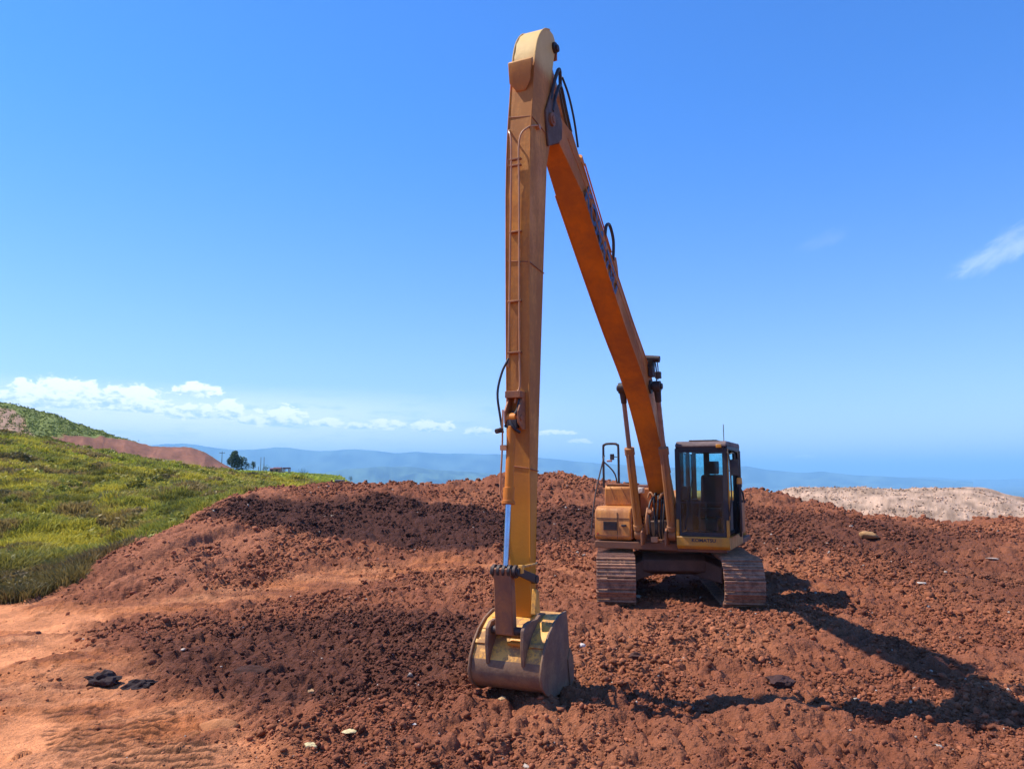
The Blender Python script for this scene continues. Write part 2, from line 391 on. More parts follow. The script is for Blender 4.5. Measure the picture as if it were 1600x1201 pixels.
# ------------------------------------------------------------------ materials
def new_mat(name):
    m = bpy.data.materials.new(name); m.use_nodes = True; t = m.node_tree
    b = t.nodes['Principled BSDF']; return m, G(t), b
def ground_material(name, rough=.95, bump=.6, scale=1.0, spec=.15, lumps=False):
    m, q, b = new_mat(name)
    at = q.new('ShaderNodeAttribute', attribute_name='Col')
    geo = q.new('ShaderNodeNewGeometry')
    n = q.noise(geo.outputs['Position'], 14 * scale, 6, .65); n2 = q.noise(geo.outputs['Position'], 60 * scale, 4, .6)
    f = q.m('ADD', q.m('MULTIPLY', n, .9), q.m('MULTIPLY', n2, .8)); f = q.m('ADD', f, .18)
    mx = q.new('ShaderNodeVectorMath', operation='SCALE'); q.t.links.new(at.outputs['Color'], mx.inputs[0]); q.t.links.new(f, mx.inputs['Scale'])
    q.t.links.new(mx.outputs[0], b.inputs['Base Color'])
    bp = q.new('ShaderNodeBump'); bp.inputs['Strength'].default_value = bump; bp.inputs['Distance'].default_value = .05
    hgt = q.m('ADD', n, q.m('MULTIPLY', n2, .5))
    if lumps:
        for vs_, am_ in ((15.0, .42), (34.0, .28)):
            vo = q.new('ShaderNodeTexVoronoi', feature='SMOOTH_F1'); vo.inputs['Scale'].default_value = vs_; vo.inputs['Smoothness'].default_value = .25
            q.t.links.new(geo.outputs['Position'], vo.inputs['Vector']); hgt = q.m('SUBTRACT', hgt, q.m('MULTIPLY', vo.outputs['Distance'], am_))
    q.t.links.new(hgt, bp.inputs['Height']); q.t.links.new(bp.outputs[0], b.inputs['Normal'])
    b.inputs['Roughness'].default_value = rough; b.inputs['Specular IOR Level'].default_value = spec
    return m
M_GROUND = ground_material('soil', bump=.9, lumps=True)
M_CLOD = ground_material('clod_soil', bump=.4)
def leaf_material(name):
    m, q, b = new_mat(name)
    at = q.new('ShaderNodeAttribute', attribute_name='Col'); q.t.links.new(at.outputs['Color'], b.inputs['Base Color'])
    b.inputs['Roughness'].default_value = .6; b.inputs['Specular IOR Level'].default_value = .25
    tr = q.new('ShaderNodeBsdfTranslucent'); q.t.links.new(at.outputs['Color'], tr.inputs['Color'])
    ms = q.new('ShaderNodeMixShader'); ms.inputs[0].default_value = .3
    q.t.links.new(b.outputs[0], ms.inputs[1]); q.t.links.new(tr.outputs[0], ms.inputs[2])
    q.t.links.new(ms.outputs[0], q.t.nodes['Material Output'].inputs['Surface'])
    return m
M_LEAF = leaf_material('leaf')

def solid(name, c, rough=.5, metal=0.0, dirt=None, dirt_amt=.5, dscale=3.0, bump=.1, c2=None, streak=False, spec=.5, thr=.5, edge=.14, lit_z=None, ends=None):
    """painted or bare surface: base colour with a second tone, dust and grime patches, fine bump"""
    m, q, b = new_mat(name)
    tcn = q.new('ShaderNodeTexCoord'); vec = tcn.outputs['Object']
    base = q.mix(q.smooth(q.noise(vec, 1.7, 5, .6), .35, .65), tuple(c), tuple(c2 if c2 else [k * .86 for k in c]))
    rg = rough
    if ends:  # sunlit tone at the top and ground-bounce glow at the foot, painted in
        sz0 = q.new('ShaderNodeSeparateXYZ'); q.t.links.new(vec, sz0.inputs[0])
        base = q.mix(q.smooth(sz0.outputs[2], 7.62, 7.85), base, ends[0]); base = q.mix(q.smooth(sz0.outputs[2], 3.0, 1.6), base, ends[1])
    if dirt:
        mp = q.new('ShaderNodeMapping'); q.t.links.new(vec, mp.inputs['Vector'])
        if streak: mp.inputs['Scale'].default_value = (1.0, 1.0, .22)
        n = q.noise(mp.outputs[0], dscale, 7, .68, .3); nf = q.noise(vec, dscale * 9, 4, .6)
        f = q.m('MULTIPLY', q.smooth(q.m('ADD', n, q.m('MULTIPLY', q.m('SUBTRACT', nf, .5), .25)), thr - edge, thr + edge), dirt_amt)
        if lit_z:      # dust thinned at head and foot, standing in for sunlight and ground bounce
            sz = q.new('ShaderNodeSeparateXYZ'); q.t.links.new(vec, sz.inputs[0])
            k = q.m('MAXIMUM', q.smooth(sz.outputs[2], lit_z[0], lit_z[0] - .9), q.smooth(sz.outputs[2], lit_z[1], lit_z[1] + .5))
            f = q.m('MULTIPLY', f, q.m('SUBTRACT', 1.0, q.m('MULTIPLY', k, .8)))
        base = q.mix(f, base, tuple(dirt))
        rg = q.m('ADD', q.m('MULTIPLY', f, .9 - rough), rough)
    q.t.links.new(base, b.inputs['Base Color'])
    q.setin(b.inputs['Roughness'], rg); b.inputs['Metallic'].default_value = metal; b.inputs['Specular IOR Level'].default_value = spec
    if bump:
        bp = q.new('ShaderNodeBump'); bp.inputs['Strength'].default_value = bump; bp.inputs['Distance'].default_value = .01
        q.t.links.new(q.noise(vec, 22, 5, .65), bp.inputs['Height']); q.t.links.new(bp.outputs[0], b.inputs['Normal'])
    return m
DUST = (.30, .13, .07); DUSTY = (.27, .15, .085)
M_YEL = solid('yellow_paint_dusty', (.62, .30, .035), .45, 0, (.25, .12, .06), .75, 1.6, .12, (.55, .24, .03), True, thr=.5)
M_ORG = solid('orange_yellow_paint', (.68, .21, .012), .5, 0, (.27, .10, .04), .5, 1.3, .1, (.54, .16, .012), True, .3, thr=.52)
M_ARM = solid('arm_paint_dusty', (.82, .33, .04), .5, 0, (.33, .135, .05), .72, 1.9, .25, (.62, .22, .028), True, .25, thr=.43, lit_z=(2.9, 7.5), ends=((.80, .52, .16), (.66, .255, .018)))
M_RAM = solid('ram_paint', (.50, .19, .03), .45, 0, (.22, .10, .06), .7, 2.5, .1, None, True)
M_BOX = solid('orange_paint_dust', (.72, .28, .03), .5, 0, (.32, .11, .04), .75, 3.2, .15, (.5, .2, .05), True, thr=.48)
M_CABY = solid('cab_yellow', (.60, .25, .018), .4, 0, (.26, .13, .06), .5, 3, .08, None, True)
M_BKT = solid('bucket_yellow', (.84, .40, .055), .5, 0, (.24, .125, .07), .75, 4.0, .2, (.80, .38, .06), thr=.53, edge=.07)
M_WORN = solid('worn_bucket_steel', (.31, .165, .075), .7, 0, (.17, .085, .05), .8, 4, .4, (.11, .08, .068), thr=.5)
M_RUST = solid('rusty_orange_steel', (.46, .155, .04), .6, 0, (.20, .09, .05), .75, 5, .3, (.3, .11, .04))
M_DARK = solid('dark_metal', (.03, .027, .027), .5, .3, (.14, .075, .05), .5, 5, .15)
M_BLK = solid('black_rubber', (.016, .016, .02), .5, 0, (.12, .07, .05), .22, 6, .1)
M_STEEL = solid('dusty_track_steel', (.43, .205, .11), .8, 0, (.13, .07, .045), .75, 9, .5, (.45, .23, .135), thr=.52)
M_FRAME = solid('undercarriage_steel', (.13, .065, .04), .7, .1, (.22, .11, .07), .7, 3, .4)
M_DECK = solid('deck_paint_dusty', (.24, .085, .03), .7, 0, (.14, .07, .045), .7, 4, .3)
M_CHROME = solid('chrome_rod', (.42, .50, .62), .16, 1.0, (.30, .2, .15), .12, 8, 0)
M_ROD = solid('dusty_rod', (.35, .28, .24), .35, .7, (.32, .16, .09), .6, 8, .05)
M_PIPE = solid('painted_pipe', (.58, .26, .10), .4, 0, (.3, .14, .08), .5, 6, .05)
M_BLUE = solid('blue_lettering', (.02, .07, .20), .5, 0, (.2, .14, .12), .3, 9, 0)
M_INK = solid('dark_lettering', (.02, .018, .03), .5, 0)
M_SEAT = solid('seat_fabric', (.012, .016, .028), .8)
M_RDUST = solid('dusty_roof', (.20, .13, .11), .7, 0, (.09, .06, .06), .8, 3, .15)
M_AMBER = solid('amber_lens', (.75, .30, .02), .25)
M_WHITE = solid('pale_lamp', (.7, .62, .5), .35, 0, DUST, .4)
M_PINK = solid('pinkish_mirror_back', (.45, .25, .2), .4, 0)
def glass(name, tint, gl=.09):
    m, q, b = new_mat(name); t = q.t; t.nodes.remove(b)
    tr = q.new('ShaderNodeBsdfTransparent'); tr.inputs[0].default_value = tint + (1,)
    gs = q.new('ShaderNodeBsdfGlossy'); gs.inputs['Roughness'].default_value = .04; gs.inputs['Color'].default_value = (.8, .85, .9, 1)
    fr = q.new('ShaderNodeFresnel'); fr.inputs[0].default_value = 1.45
    # dust film
    df = q.new('ShaderNodeBsdfDiffuse'); df.inputs[0].default_value = (.16, .14, .14, 1)
    tcn = q.new('ShaderNodeTexCoord')
    ms0 = q.new('ShaderNodeMixShader'); t.links.new(q.m('MULTIPLY', q.smooth(q.noise(tcn.outputs['Object'], 5, 6, .65), .4, .75), gl), ms0.inputs[0])
    t.links.new(tr.outputs[0], ms0.inputs[1]); t.links.new(df.outputs[0], ms0.inputs[2])
    ms = q.new('ShaderNodeMixShader'); t.links.new(fr.outputs[0], ms.inputs[0]); t.links.new(ms0.outputs[0], ms.inputs[1]); t.links.new(gs.outputs[0], ms.inputs[2])
    t.links.new(ms.outputs[0], t.nodes['Material Output'].inputs['Surface'])
    return m
M_GLASS = glass('tinted_glass', (.78, .97, .98), .12); M_CLEAR = glass('clear_glass', (.8, .86, .86), .35)

# ------------------------------------------------------------------ ground sheet (one polar sheet to the horizon)
azs = np.concatenate([np.linspace(-math.pi, -.83, 26)[:-1], np.linspace(-.83, .80, 1180), np.linspace(.80, math.pi, 26)[1:]])
rs = np.concatenate([np.linspace(.4, 6.0, 18)[:-1], 6.0 * np.exp(np.arange(0, 560) * .0038)])
rs = np.concatenate([rs, rs[-1] * np.exp(np.arange(1, 75) * .014)])
rs = np.concatenate([rs, rs[-1] * np.exp(np.arange(1, 62) * .1)])
rs = rs[rs < 42000]
AZg, Rg = np.meshgrid(azs, rs)
gx = (Rg * np.sin(AZg)).ravel(); gy = (Rg * np.cos(AZg)).ravel(); gr = Rg.ravel()
bh = base_height(gx, gy)
dd, sm, mo, gm, big, mid, fine, c3h, ribs = dirt_detail(gx, gy, gr, True)
gz = bh + dd
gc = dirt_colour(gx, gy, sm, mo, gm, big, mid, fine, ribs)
farm = sstep(gr, 120, 320)[:, None] * (1 - (np.arctan2(gx, gy) < math.atan((560 - 800) / 1190))[:, None] * (gr < 1200)[:, None])
fk = np.clip(.5 + (fbm(gx * .004, gy * .004, 4, 400) - .5) * 3, 0, 1)[:, None]
gc = gc * (1 - farm) + (np.array([.035, .05, .03]) * (1 - fk) + np.array([.09, .10, .06]) * fk) * farm
nr, na = Rg.shape
ii = (np.arange(nr - 1)[:, None] * na + np.arange(na - 1)[None, :]).ravel()
quads = np.stack([ii, ii + na, ii + na + 1, ii + 1], 1)
o = mesh_np('ground', np.stack([gx, gy, gz], 1), quads, M_GROUND, True, gc)
tag(o, kind='structure')

# ------------------------------------------------------------------ clods strewn over the soil, one merged scatter
def ico(sub):
    bm = bmesh.new(); bmesh.ops.create_icosphere(bm, subdivisions=sub, radius=1); bm.verts.ensure_lookup_table()
    v = np.array([v.co[:] for v in bm.verts]); f = np.array([[q.index for q in p.verts] for p in bm.faces]); bm.free(); return v, f
iv, if_ = ico(1)
def scatter_lumps(name, xs, ys, size, colr, mat, sink=.35, flat=.7):
    n = len(xs); z = ground_z(xs, ys)
    V = np.repeat(iv[None], n, 0)
    V = V * (1 + 1.1 * (rng.random((n, len(iv), 1)) - .5))
    sc = size[:, None] * np.stack([.7 + .6 * rng.random(n), .7 + .6 * rng.random(n), flat * (.6 + .7 * rng.random(n))], 1)
    V = V * sc[:, None, :]
    a = rng.random(n) * 6.28; c, s = np.cos(a)[:, None], np.sin(a)[:, None]
    X = V[:, :, 0] * c - V[:, :, 1] * s; Y = V[:, :, 0] * s + V[:, :, 1] * c
    P = np.stack([X + xs[:, None], Y + ys[:, None], V[:, :, 2] + (z + size * (flat - sink) * .6)[:, None]], 2)
    F = (if_[None] + (np.arange(n) * len(iv))[:, None, None]).reshape(-1, 3)
    C = np.repeat(colr[:, None, :], len(iv), 1).reshape(-1, 3)
    return mesh_np(name, P.reshape(-1, 3), F, mat, True, C)
nc = 230000
rr = 5.8 * np.exp(rng.random(nc) ** .85 * math.log(38 / 5.8)); aa = -.80 + 1.55 * rng.random(nc)
rr[:9000] = 44 + 22 * rng.random(9000); aa[:9000] = .25 + .5 * rng.random(9000)
cx, cy = rr * np.sin(aa), rr * np.cos(aa)
sm_, mo_ = masks(cx, cy); gm_ = grass_mask(cx, cy); fl_ = sstep(ell(cx, cy, -8.2, 21.5, 2.2, 6.5, .12), -.1, .4) * (1 - mo_)
dn = fbm(cx * .7, cy * .7, 3, 500)
keep = (rng.random(nc) < (1 - (.93 + .065 * lane_mask(cx, cy)) * sm_) * (.12 + 1.5 * sstep(dn, .40, .62)) * (1 - .6 * fl_)) & (gm_ < .3)
cx, cy, rr, sm_, mo_ = cx[keep], cy[keep], rr[keep], sm_[keep], mo_[keep]
size = (.0042 + .0008 * rr) * (.6 + .32 / (rng.random(len(cx)) + .05) ** .8); size = np.minimum(size, .07)
size *= (1 - .35 * sm_)
gmz = np.zeros(len(cx)); fz = rng.random(len(cx)) - .5
cc = dirt_colour(cx, cy, sm_ * .6, mo_, gmz, gmz, gmz, fz * .9)
cc *= (.66 + .68 * rng.random((len(cx), 1)))
pl_ = rng.random(len(cx)) < .006; cc[pl_] = np.array([.42, .34, .27]) * (.7 + .5 * rng.random((pl_.sum(), 1)))
tag(scatter_lumps('soil_clods', cx, cy, size, cc, M_CLOD, .3, .8), 'crumbly red brown soil clods strewn over the whole mound', 'soil clods', kind='stuff')

# ------------------------------------------------------------------ grass
def tuft_mesh(name, xs, ys, h, colr, blades=9, width=.03, spread=.22, zoff=0):
    n = len(xs); z = ground_z(xs, ys) + zoff
    nb = n * blades
    bx = np.repeat(xs, blades); by = np.repeat(ys, blades); bz = np.repeat(z, blades); H = np.repeat(h, blades) * (.5 + .7 * rng.random(nb))
    a = rng.random(nb) * 6.28; rad = spread * np.sqrt(rng.random(nb)) * np.repeat(h, blades) * 1.6
    px = bx + np.cos(a) * rad; py = by + np.sin(a) * rad
    la = a + (rng.random(nb) - .5) * 1.6; ln = (.15 + .75 * rng.random(nb)) * H
    wa = rng.random(nb) * 6.28; ww = np.repeat(width if np.ndim(width) else np.full(n, width), blades) * (.6 + .8 * rng.random(nb))
    wx, wy = np.cos(wa) * ww, np.sin(wa) * ww
    dx, dy = np.cos(la) * ln, np.sin(la) * ln
    P = np.empty((nb, 5, 3))
    P[:, 0] = np.stack([px - wx * .6, py - wy * .6, bz - .05], 1); P[:, 1] = np.stack([px + wx * .6, py + wy * .6, bz - .05], 1)
    P[:, 2] = np.stack([px + dx * .35 - wx, py + dy * .35 - wy, bz + H * .6], 1); P[:, 3] = np.stack([px + dx * .35 + wx, py + dy * .35 + wy, bz + H * .6], 1)
    P[:, 4] = np.stack([px + dx, py + dy, bz + H * .92], 1)
    t = np.array([[0, 1, 3], [0, 3, 2], [2, 3, 4]])
    F = (t[None] + (np.arange(nb) * 5)[:, None, None]).reshape(-1, 3)
    C = np.repeat(np.repeat(colr, blades, 0) * (.75 + .5 * rng.random((nb, 1))), 5, 0)
    return mesh_np(name, P.reshape(-1, 3), F, M_LEAF, True, C)
def grass_cols(x, y):
    k = fbm(x * .22, y * .22, 4, 610); k2 = fbm(x * .7, y * .7, 3, 640); n = len(x)
    a = np.array([.58, .49, .06]); b = np.array([.37, .35, .055]); c = np.array([.36, .23, .10]); d = np.array([.085, .085, .022])
    t = sstep(k, .42, .58)[:, None]; u = sstep(k2, .55, .68)[:, None] * .75
    c0 = b * (1 - t) + a * t
    c0 = c0 * (1 - u) + c * u
    w_ = sstep(23 - y + (k - .5) * 8, 0, 4)[:, None] * .85; c0 = c0 * (1 - w_) + np.array([.20, .135, .05]) * w_
    v = sstep(fbm(x * .5, y * .5, 3, 680), .53, .64)[:, None] * .6
    return c0 * (1 - v) + d * v
def grass_points(n, r0, r1, a0, a1, pw=.9):
    r = r0 * np.exp(rng.random(n) ** pw * math.log(r1 / r0)); a = a0 + (a1 - a0) * rng.random(n)
    x, y = r * np.sin(a), r * np.cos(a); k = grass_mask(x, y) > rng.random(n) * .8 + .15
    return x[k], y[k], r[k]
gx1, gy1, gr1 = grass_points(150000, 15.5, 75, -.80, -.16)
hh = (.14 + .0016 * gr1) * (.5 + 1.3 * fbm(gx1 * .6, gy1 * .6, 3, 700)) * (.7 + .6 * rng.random(len(gx1)))
o1 = tuft_mesh('grass', gx1, gy1, hh, grass_cols(gx1, gy1), 9, .005 + .0004 * gr1, .5)
tag(o1, 'yellow green grass covering the bank left of the mound', 'grass', kind='stuff')
gx2, gy2, gr2 = grass_points(26000, 60, 330, -.62, -.18, 1.0)
o2 = tuft_mesh('field_grass', gx2, gy2, (.12 + .0016 * gr2) * (.7 + .6 * rng.random(len(gx2))), np.array([[.42, .44, .04]]) * (.75 + .5 * fbm(gx2 * .05, gy2 * .05, 3, 720))[:, None], 6, .02 + .0009 * gr2, .8)
tag(o2, 'bright flat field grass beyond the bank', 'grass', kind='stuff')
# leafy creeping scrub in lumps over the bank: many small leaves on mounded patches
gx3, gy3, gr3 = grass_points(6500, 16.5, 80, -.80, -.22, .95)
kk = fbm(gx3 * .33, gy3 * .33, 3, 760) > .5
gx3, gy3, gr3 = gx3[kk], gy3[kk], gr3[kk]
ns = len(gx3); nl = 85
S3 = (.20 + .0035 * gr3) * (.6 + .8 * rng.random(ns)); z3 = ground_z(gx3, gy3)
th = rng.random((ns, nl)) * 6.28; ph = np.arccos(rng.random((ns, nl))); rad = (.65 + .4 * rng.random((ns, nl))) * S3[:, None]
lx = gx3[:, None] + rad * np.sin(ph) * np.cos(th); ly = gy3[:, None] + rad * np.sin(ph) * np.sin(th); lz = z3[:, None] + rad * np.cos(ph) * .75
ls = (.020 + .0016 * gr3)[:, None] * (.6 + .9 * rng.random((ns, nl)))
a1 = rng.normal(size=(ns, nl, 3)); a1 /= np.linalg.norm(a1, axis=2, keepdims=True); b1 = rng.normal(size=(ns, nl, 3)); b1 -= a1 * (a1 * b1).sum(2, keepdims=True); b1 /= np.linalg.norm(b1, axis=2, keepdims=True)
C0 = np.stack([lx, ly, lz], 2); e = ls[..., None]
P = np.stack([C0 - a1 * e * 1.3, C0 - b1 * e * .7, C0 + a1 * e * 1.3, C0 + b1 * e * .7], 2).reshape(-1, 3)
F = np.arange(ns * nl * 4).reshape(-1, 4)
lc = grass_cols(gx3, gy3) * .85; lc = np.repeat(np.repeat(lc[:, None], nl, 1).reshape(-1, 3) * (.7 + .6 * rng.random((ns * nl, 1))), 4, 0)
tag(mesh_np('creeping_scrub', P, F, M_LEAF, False, lc), 'low leafy scrub growing in lumps over the grassy bank', 'scrub', kind='stuff')

# ------------------------------------------------------------------ hillside with the red cut bank
RD = [(-500, 560), (-200, 592), (0, 629), (60, 641), (130, 662), (190, 685), (235, 695), (262, 697), (300, 699), (320, 706), (345, 722), (362, 731)]
BD = [(-500, 690), (0, 712), (120, 722), (345, 736), (362, 738)]
pxs = np.linspace(-500, 362, 260); tsv = np.concatenate([np.linspace(0, 1, 46), 1 + np.linspace(.04, 1.2, 12)])
V = []; C = []
for t in tsv:
    for px in pxs:
        pr = np.interp(px, *zip(*RD)); pb = np.interp(px, *zip(*BD))
        Db = 118 + 40 * (px < 0) * (-px / 500) * 0; Dr = 150
        az = (px - 800) / 1190
        p0 = onY(px, pb, Db); p1 = onY(px, pr, Dr)
        if t <= 1:
            p = p0 + (p1 - p0) * t; p[2] = p0[2] + (p1[2] - p0[2]) * (t ** .8)
        else:
            p = p1 + np.array([az * 70, 70, -14.0]) * (t - 1)
        V.append(p)
V = np.array(V)
tg = np.repeat(tsv, len(pxs)); pg = np.tile(pxs, len(tsv))
gn = fbm(pg * .05, tg * 1.2, 4, 801) - .5
V[:, 2] += gn * np.where(tg <= 1, 1.0 * np.minimum(tg * 2, 1) * np.clip((372 - pg) / 200, .1, 1), .6) + (fbm(pg * .35, tg * 14, 3, 815) - .5) * .18
V[:, 1] += (fbm(pg * .05 - tg * 1.2, tg * .8, 4, 822) - .5) * 5 * np.clip(1 - np.abs(tg - .5) * 1.6, 0, 1)
gt = np.interp(pg, [-500, 0, 60, 110, 150, 195, 225], [.1, .15, .22, .45, .70, .93, 1.02])
gn2 = (fbm(pg * .06, tg * 6, 3, 830) - .5) * .16
gk = sstep(tg - gt + gn2, -.02, .03)[:, None]
red = np.array([.21, .088, .052]) * (.55 + .9 * fbm(pg * .16, tg * 5, 4, 840))[:, None]
tan = np.zeros((len(pg), 1))
red = red * (1 - tan) + np.array([.42, .27, .19]) * tan
grn = np.array([.15, .175, .04]) * (.7 + .6 * fbm(pg * .08, tg * 5, 3, 850))[:, None]
HC = red * (1 - gk) + grn * gk
tan = (sstep(46 - pg + gn2 * 100 - (tg - .5) * 60, 0, 10) * sstep(.84 - tg, 0, .05))[:, None]; HC = HC * (1 - tan) + np.array([.36, .22, .14]) * (.7 + .6 * fbm(pg * .2, tg * 8, 3, 861))[:, None] * tan
low = (sstep(.26 - tg + gn2 * .6, 0, .06) * sstep(pg, 330, 200))[:, None]; HC = HC * (1 - low) + np.array([.13, .16, .03]) * low
na = len(pxs); ii = (np.arange(len(tsv) - 1)[:, None] * na + np.arange(na - 1)[None, :]).ravel()
o = mesh_np('hillside', V, np.stack([ii, ii + 1, ii + na + 1, ii + na], 1), ground_material('hill_soil', scale=.12, bump=.8), True, HC)
tag(o, kind='structure')
# shaggy grass and weeds along the hill top
k = (tg > gt + .02) & (tg <= 1.05)
idx = rng.choice(np.where(k)[0], 9000); hp = V[idx] + rng.normal(size=(9000, 3)) * [.35, .35, .0]
_gz = ground_z
ground_z = lambda x, y: hp[:, 2]
o = tuft_mesh('hill_grass', hp[:, 0], hp[:, 1], .06 + .16 * rng.random(9000), np.array([[.17, .20, .04]]) * (.6 + .8 * rng.random((9000, 1))), 5, .09, .8)
ground_z = _gz
tag(o, 'rough grass along the top of the cut hillside', 'grass', kind='stuff')

# ------------------------------------------------------------------ far mountains
def range_(name, D, prof, depth, seed, c, amp=.10):
    pxs = np.linspace(prof[0][0], prof[-1][0], 340); rows = np.linspace(0, 1, 16); V = []
    for j, t in enumerate(rows):
        for px in pxs:
            py = np.interp(px, *zip(*prof)); p = onY(px, py, D)
            top = max(p[2], -148)
            V.append((p[0], p[1], top))
    V = np.array(V); t = np.repeat(rows, len(pxs)); s = np.where(t < .6, (t / .6) ** 1.3, 1 - ((t - .6) / .4) ** 1.5)
    V[:, 1] += (t - .6) * depth; V[:, 0] *= V[:, 1] / D
    hgt = V[:, 2] + 155; n = fbm(V[:, 0] / depth * 7, V[:, 1] / depth * 7, 5, seed) - .5
    V[:, 2] = -155 + hgt * s * (1 + n * 2.2 * (1 - s) + n * .09)
    na = len(pxs); ii = (np.arange(15)[:, None] * na + np.arange(na - 1)[None, :]).ravel()
    k = fbm(V[:, 0] / depth * 20, V[:, 1] / depth * 20, 4, seed + 5)[:, None]
    tag(mesh_np(name, V, np.stack([ii, ii + 1, ii + na + 1, ii + na], 1), M_FAR, True, np.array([c]) * (.1 + 1.9 * sstep(k, .3, .7))), kind='structure')
M_FAR = ground_material('far_forest', scale=.002, bump=0)
range_('mountains', 9500, [(-300, 735), (60, 712), (180, 700), (240, 693), (285, 692), (320, 696), (365, 701), (400, 700), (430, 697), (450, 698), (480, 703), (520, 704), (560, 702), (600, 704), (620, 707), (650, 706), (690, 709), (740, 709), (790, 711), (850, 716), (900, 720), (940, 724), (1000, 728), (1060, 730), (1165, 727), (1200, 733), (1250, 738), (1285, 737), (1335, 742), (1380, 744), (1450, 748), (1520, 752)], 3500, 910, (.05, .07, .05))
range_('hills', 6200, [(380, 760), (470, 742), (540, 733), (600, 729), (650, 730), (700, 735), (750, 739), (800, 742), (870, 746), (960, 752), (1040, 757)], 2200, 930, (.05, .075, .04))
range_('low_hills', 13500, [(1130, 752), (1200, 743), (1290, 741), (1330, 746), (1390, 748), (1420, 745), (1465, 745), (1490, 748), (1560, 749), (1610, 746), (1700, 748), (1850, 752)], 2500, 950, (.05, .06, .05))

# ------------------------------------------------------------------ the long-reach excavator
S0 = Vector((3.37, 16.5, 0.07))
exc = bpy.data.objects.new('excavator', None); col.objects.link(exc); exc.location = S0
tag(exc, 'yellow orange long reach crawler excavator standing on the red mound with its bucket lowered', 'excavator')
UP = R(-90 - 24); LOW = R(-90 - 7.4)
def up(mb, name, m, parent=exc, **k):
    return mb.build(name, m, parent, rot=UP if parent is exc else None, **k)
def low(mb, name, m, parent=exc, **k):
    return mb.build(name, m, parent, rot=LOW if parent is exc else None, **k)

# --- crawler tracks
XF, XR, ZC, TR = 1.72, -1.72, .47, .40
def loop_point(s):
    """point and tangent angle along the chain loop"""
    L = XF - XR; c = math.pi * TR; tot = 2 * L + 2 * c; s = s % tot
    if s < L:                                   # top run, sagging a little
        x = XR + s; sag = .022 * math.sin(math.pi * s / L * 2) ** 2; return x, ZC + TR - sag, 0.0
    s -= L
    if s < c: a = math.pi / 2 - s / TR; return XF + TR * math.cos(a), ZC + TR * math.sin(a), a - math.pi / 2
    s -= c
    if s < L: return XF - s, ZC - TR, math.pi
    s -= L; a = -math.pi / 2 - s / TR; return XR + TR * math.cos(a), ZC + TR * math.sin(a), a - math.pi / 2
TOT = 2 * (XF - XR) + 2 * math.pi * TR; NSH = 46
rs_ = random.Random(3)
for side in (-1, 1):
    yc = side * 1.165; hw = .365
    ch = MB()
    for i in range(NSH):
        x, z, a = loop_point(i * TOT / NSH)
        M = Matrix.Translation((x, yc + rs_.uniform(-.004, .004), z)) @ Matrix.Rotation(-a, 4, 'Y')
        p = TOT / NSH / 2
        ch.box(-p * .96, p * .96, -hw, hw, .0, .022, M)
        for gx_, gh in ((-p * .8, .062), (-p * .05, .045), (p * .68, .045)):
            ch.box(gx_ - .010, gx_ + .010, -hw, hw, .02, gh, M)
        for yy in (-.12, .12):                  # chain links
            ch.box(-p * .9, p * .9, yy - .025, yy + .025, -.075, -.001, M)
        ch.cyl(M @ Vector((p * .9, -.15, -.035)), M @ Vector((p * .9, .15, -.035)), .022, seg=8)
        for bx_ in (-p * .45, p * .35):
            for yy in (-.155, -.085, .085, .155): ch.cyl(M @ Vector((bx_, yy, .02)), M @ Vector((bx_, yy, .036)), .013, seg=6)
    tr = low(ch, 'crawler_track', M_STEEL)
    fr = MB(); fr.prism([(-1.35, .28), (1.35, .28), (1.45, .42), (1.45, .56), (1.2, .66), (-1.2, .66), (-1.4, .56), (-1.4, .4)], yc - .17, yc + .17)
    low(fr, 'track_frame', M_FRAME, tr, bevel=.01)
    wl = MB(); wl.cyl((XF, yc - .09, ZC), (XF, yc + .09, ZC), TR - .075, seg=32); wl.cyl((XF, yc - .11, ZC), (XF, yc + .11, ZC), .14)
    low(wl, 'idler_wheel', M_FRAME, tr, bevel=.008)
    sp_ = MB(); pr = []
    for i in range(42):
        r_ = TR - (.06 if i % 2 else .10); an = i / 42 * 2 * math.pi; pr.append((XR + r_ * math.cos(an), ZC + r_ * math.sin(an)))
    sp_.prism(pr, yc - .035, yc + .035); sp_.cyl((XR, yc - .16, ZC), (XR, yc + .16, ZC), .2)
    low(sp_, 'sprocket', M_FRAME, tr)
    for k in range(8):
        rl = MB(); xr = -1.28 + k * .365; rl.cyl((xr, yc - .14, .17), (xr, yc + .14, .17), .085, seg=16); rl.cyl((xr, yc - .17, .17), (xr, yc + .17, .17), .04, seg=10)
        low(rl, 'track_roller', M_FRAME, tr)
    for xr in (-.6, .65):
        rl = MB(); rl.cyl((xr, yc - .13, ZC + TR - .16), (xr, yc + .13, ZC + TR - .16), .07, seg=14); low(rl, 'carrier_roller', M_FRAME, tr)
cbm = MB()
cbm.prism([(-.75, .48), (.75, .48), (.92, .56), (.92, .78), (.72, .88), (-.72, .88), (-.92, .78), (-.92, .56)], -.62, .62)
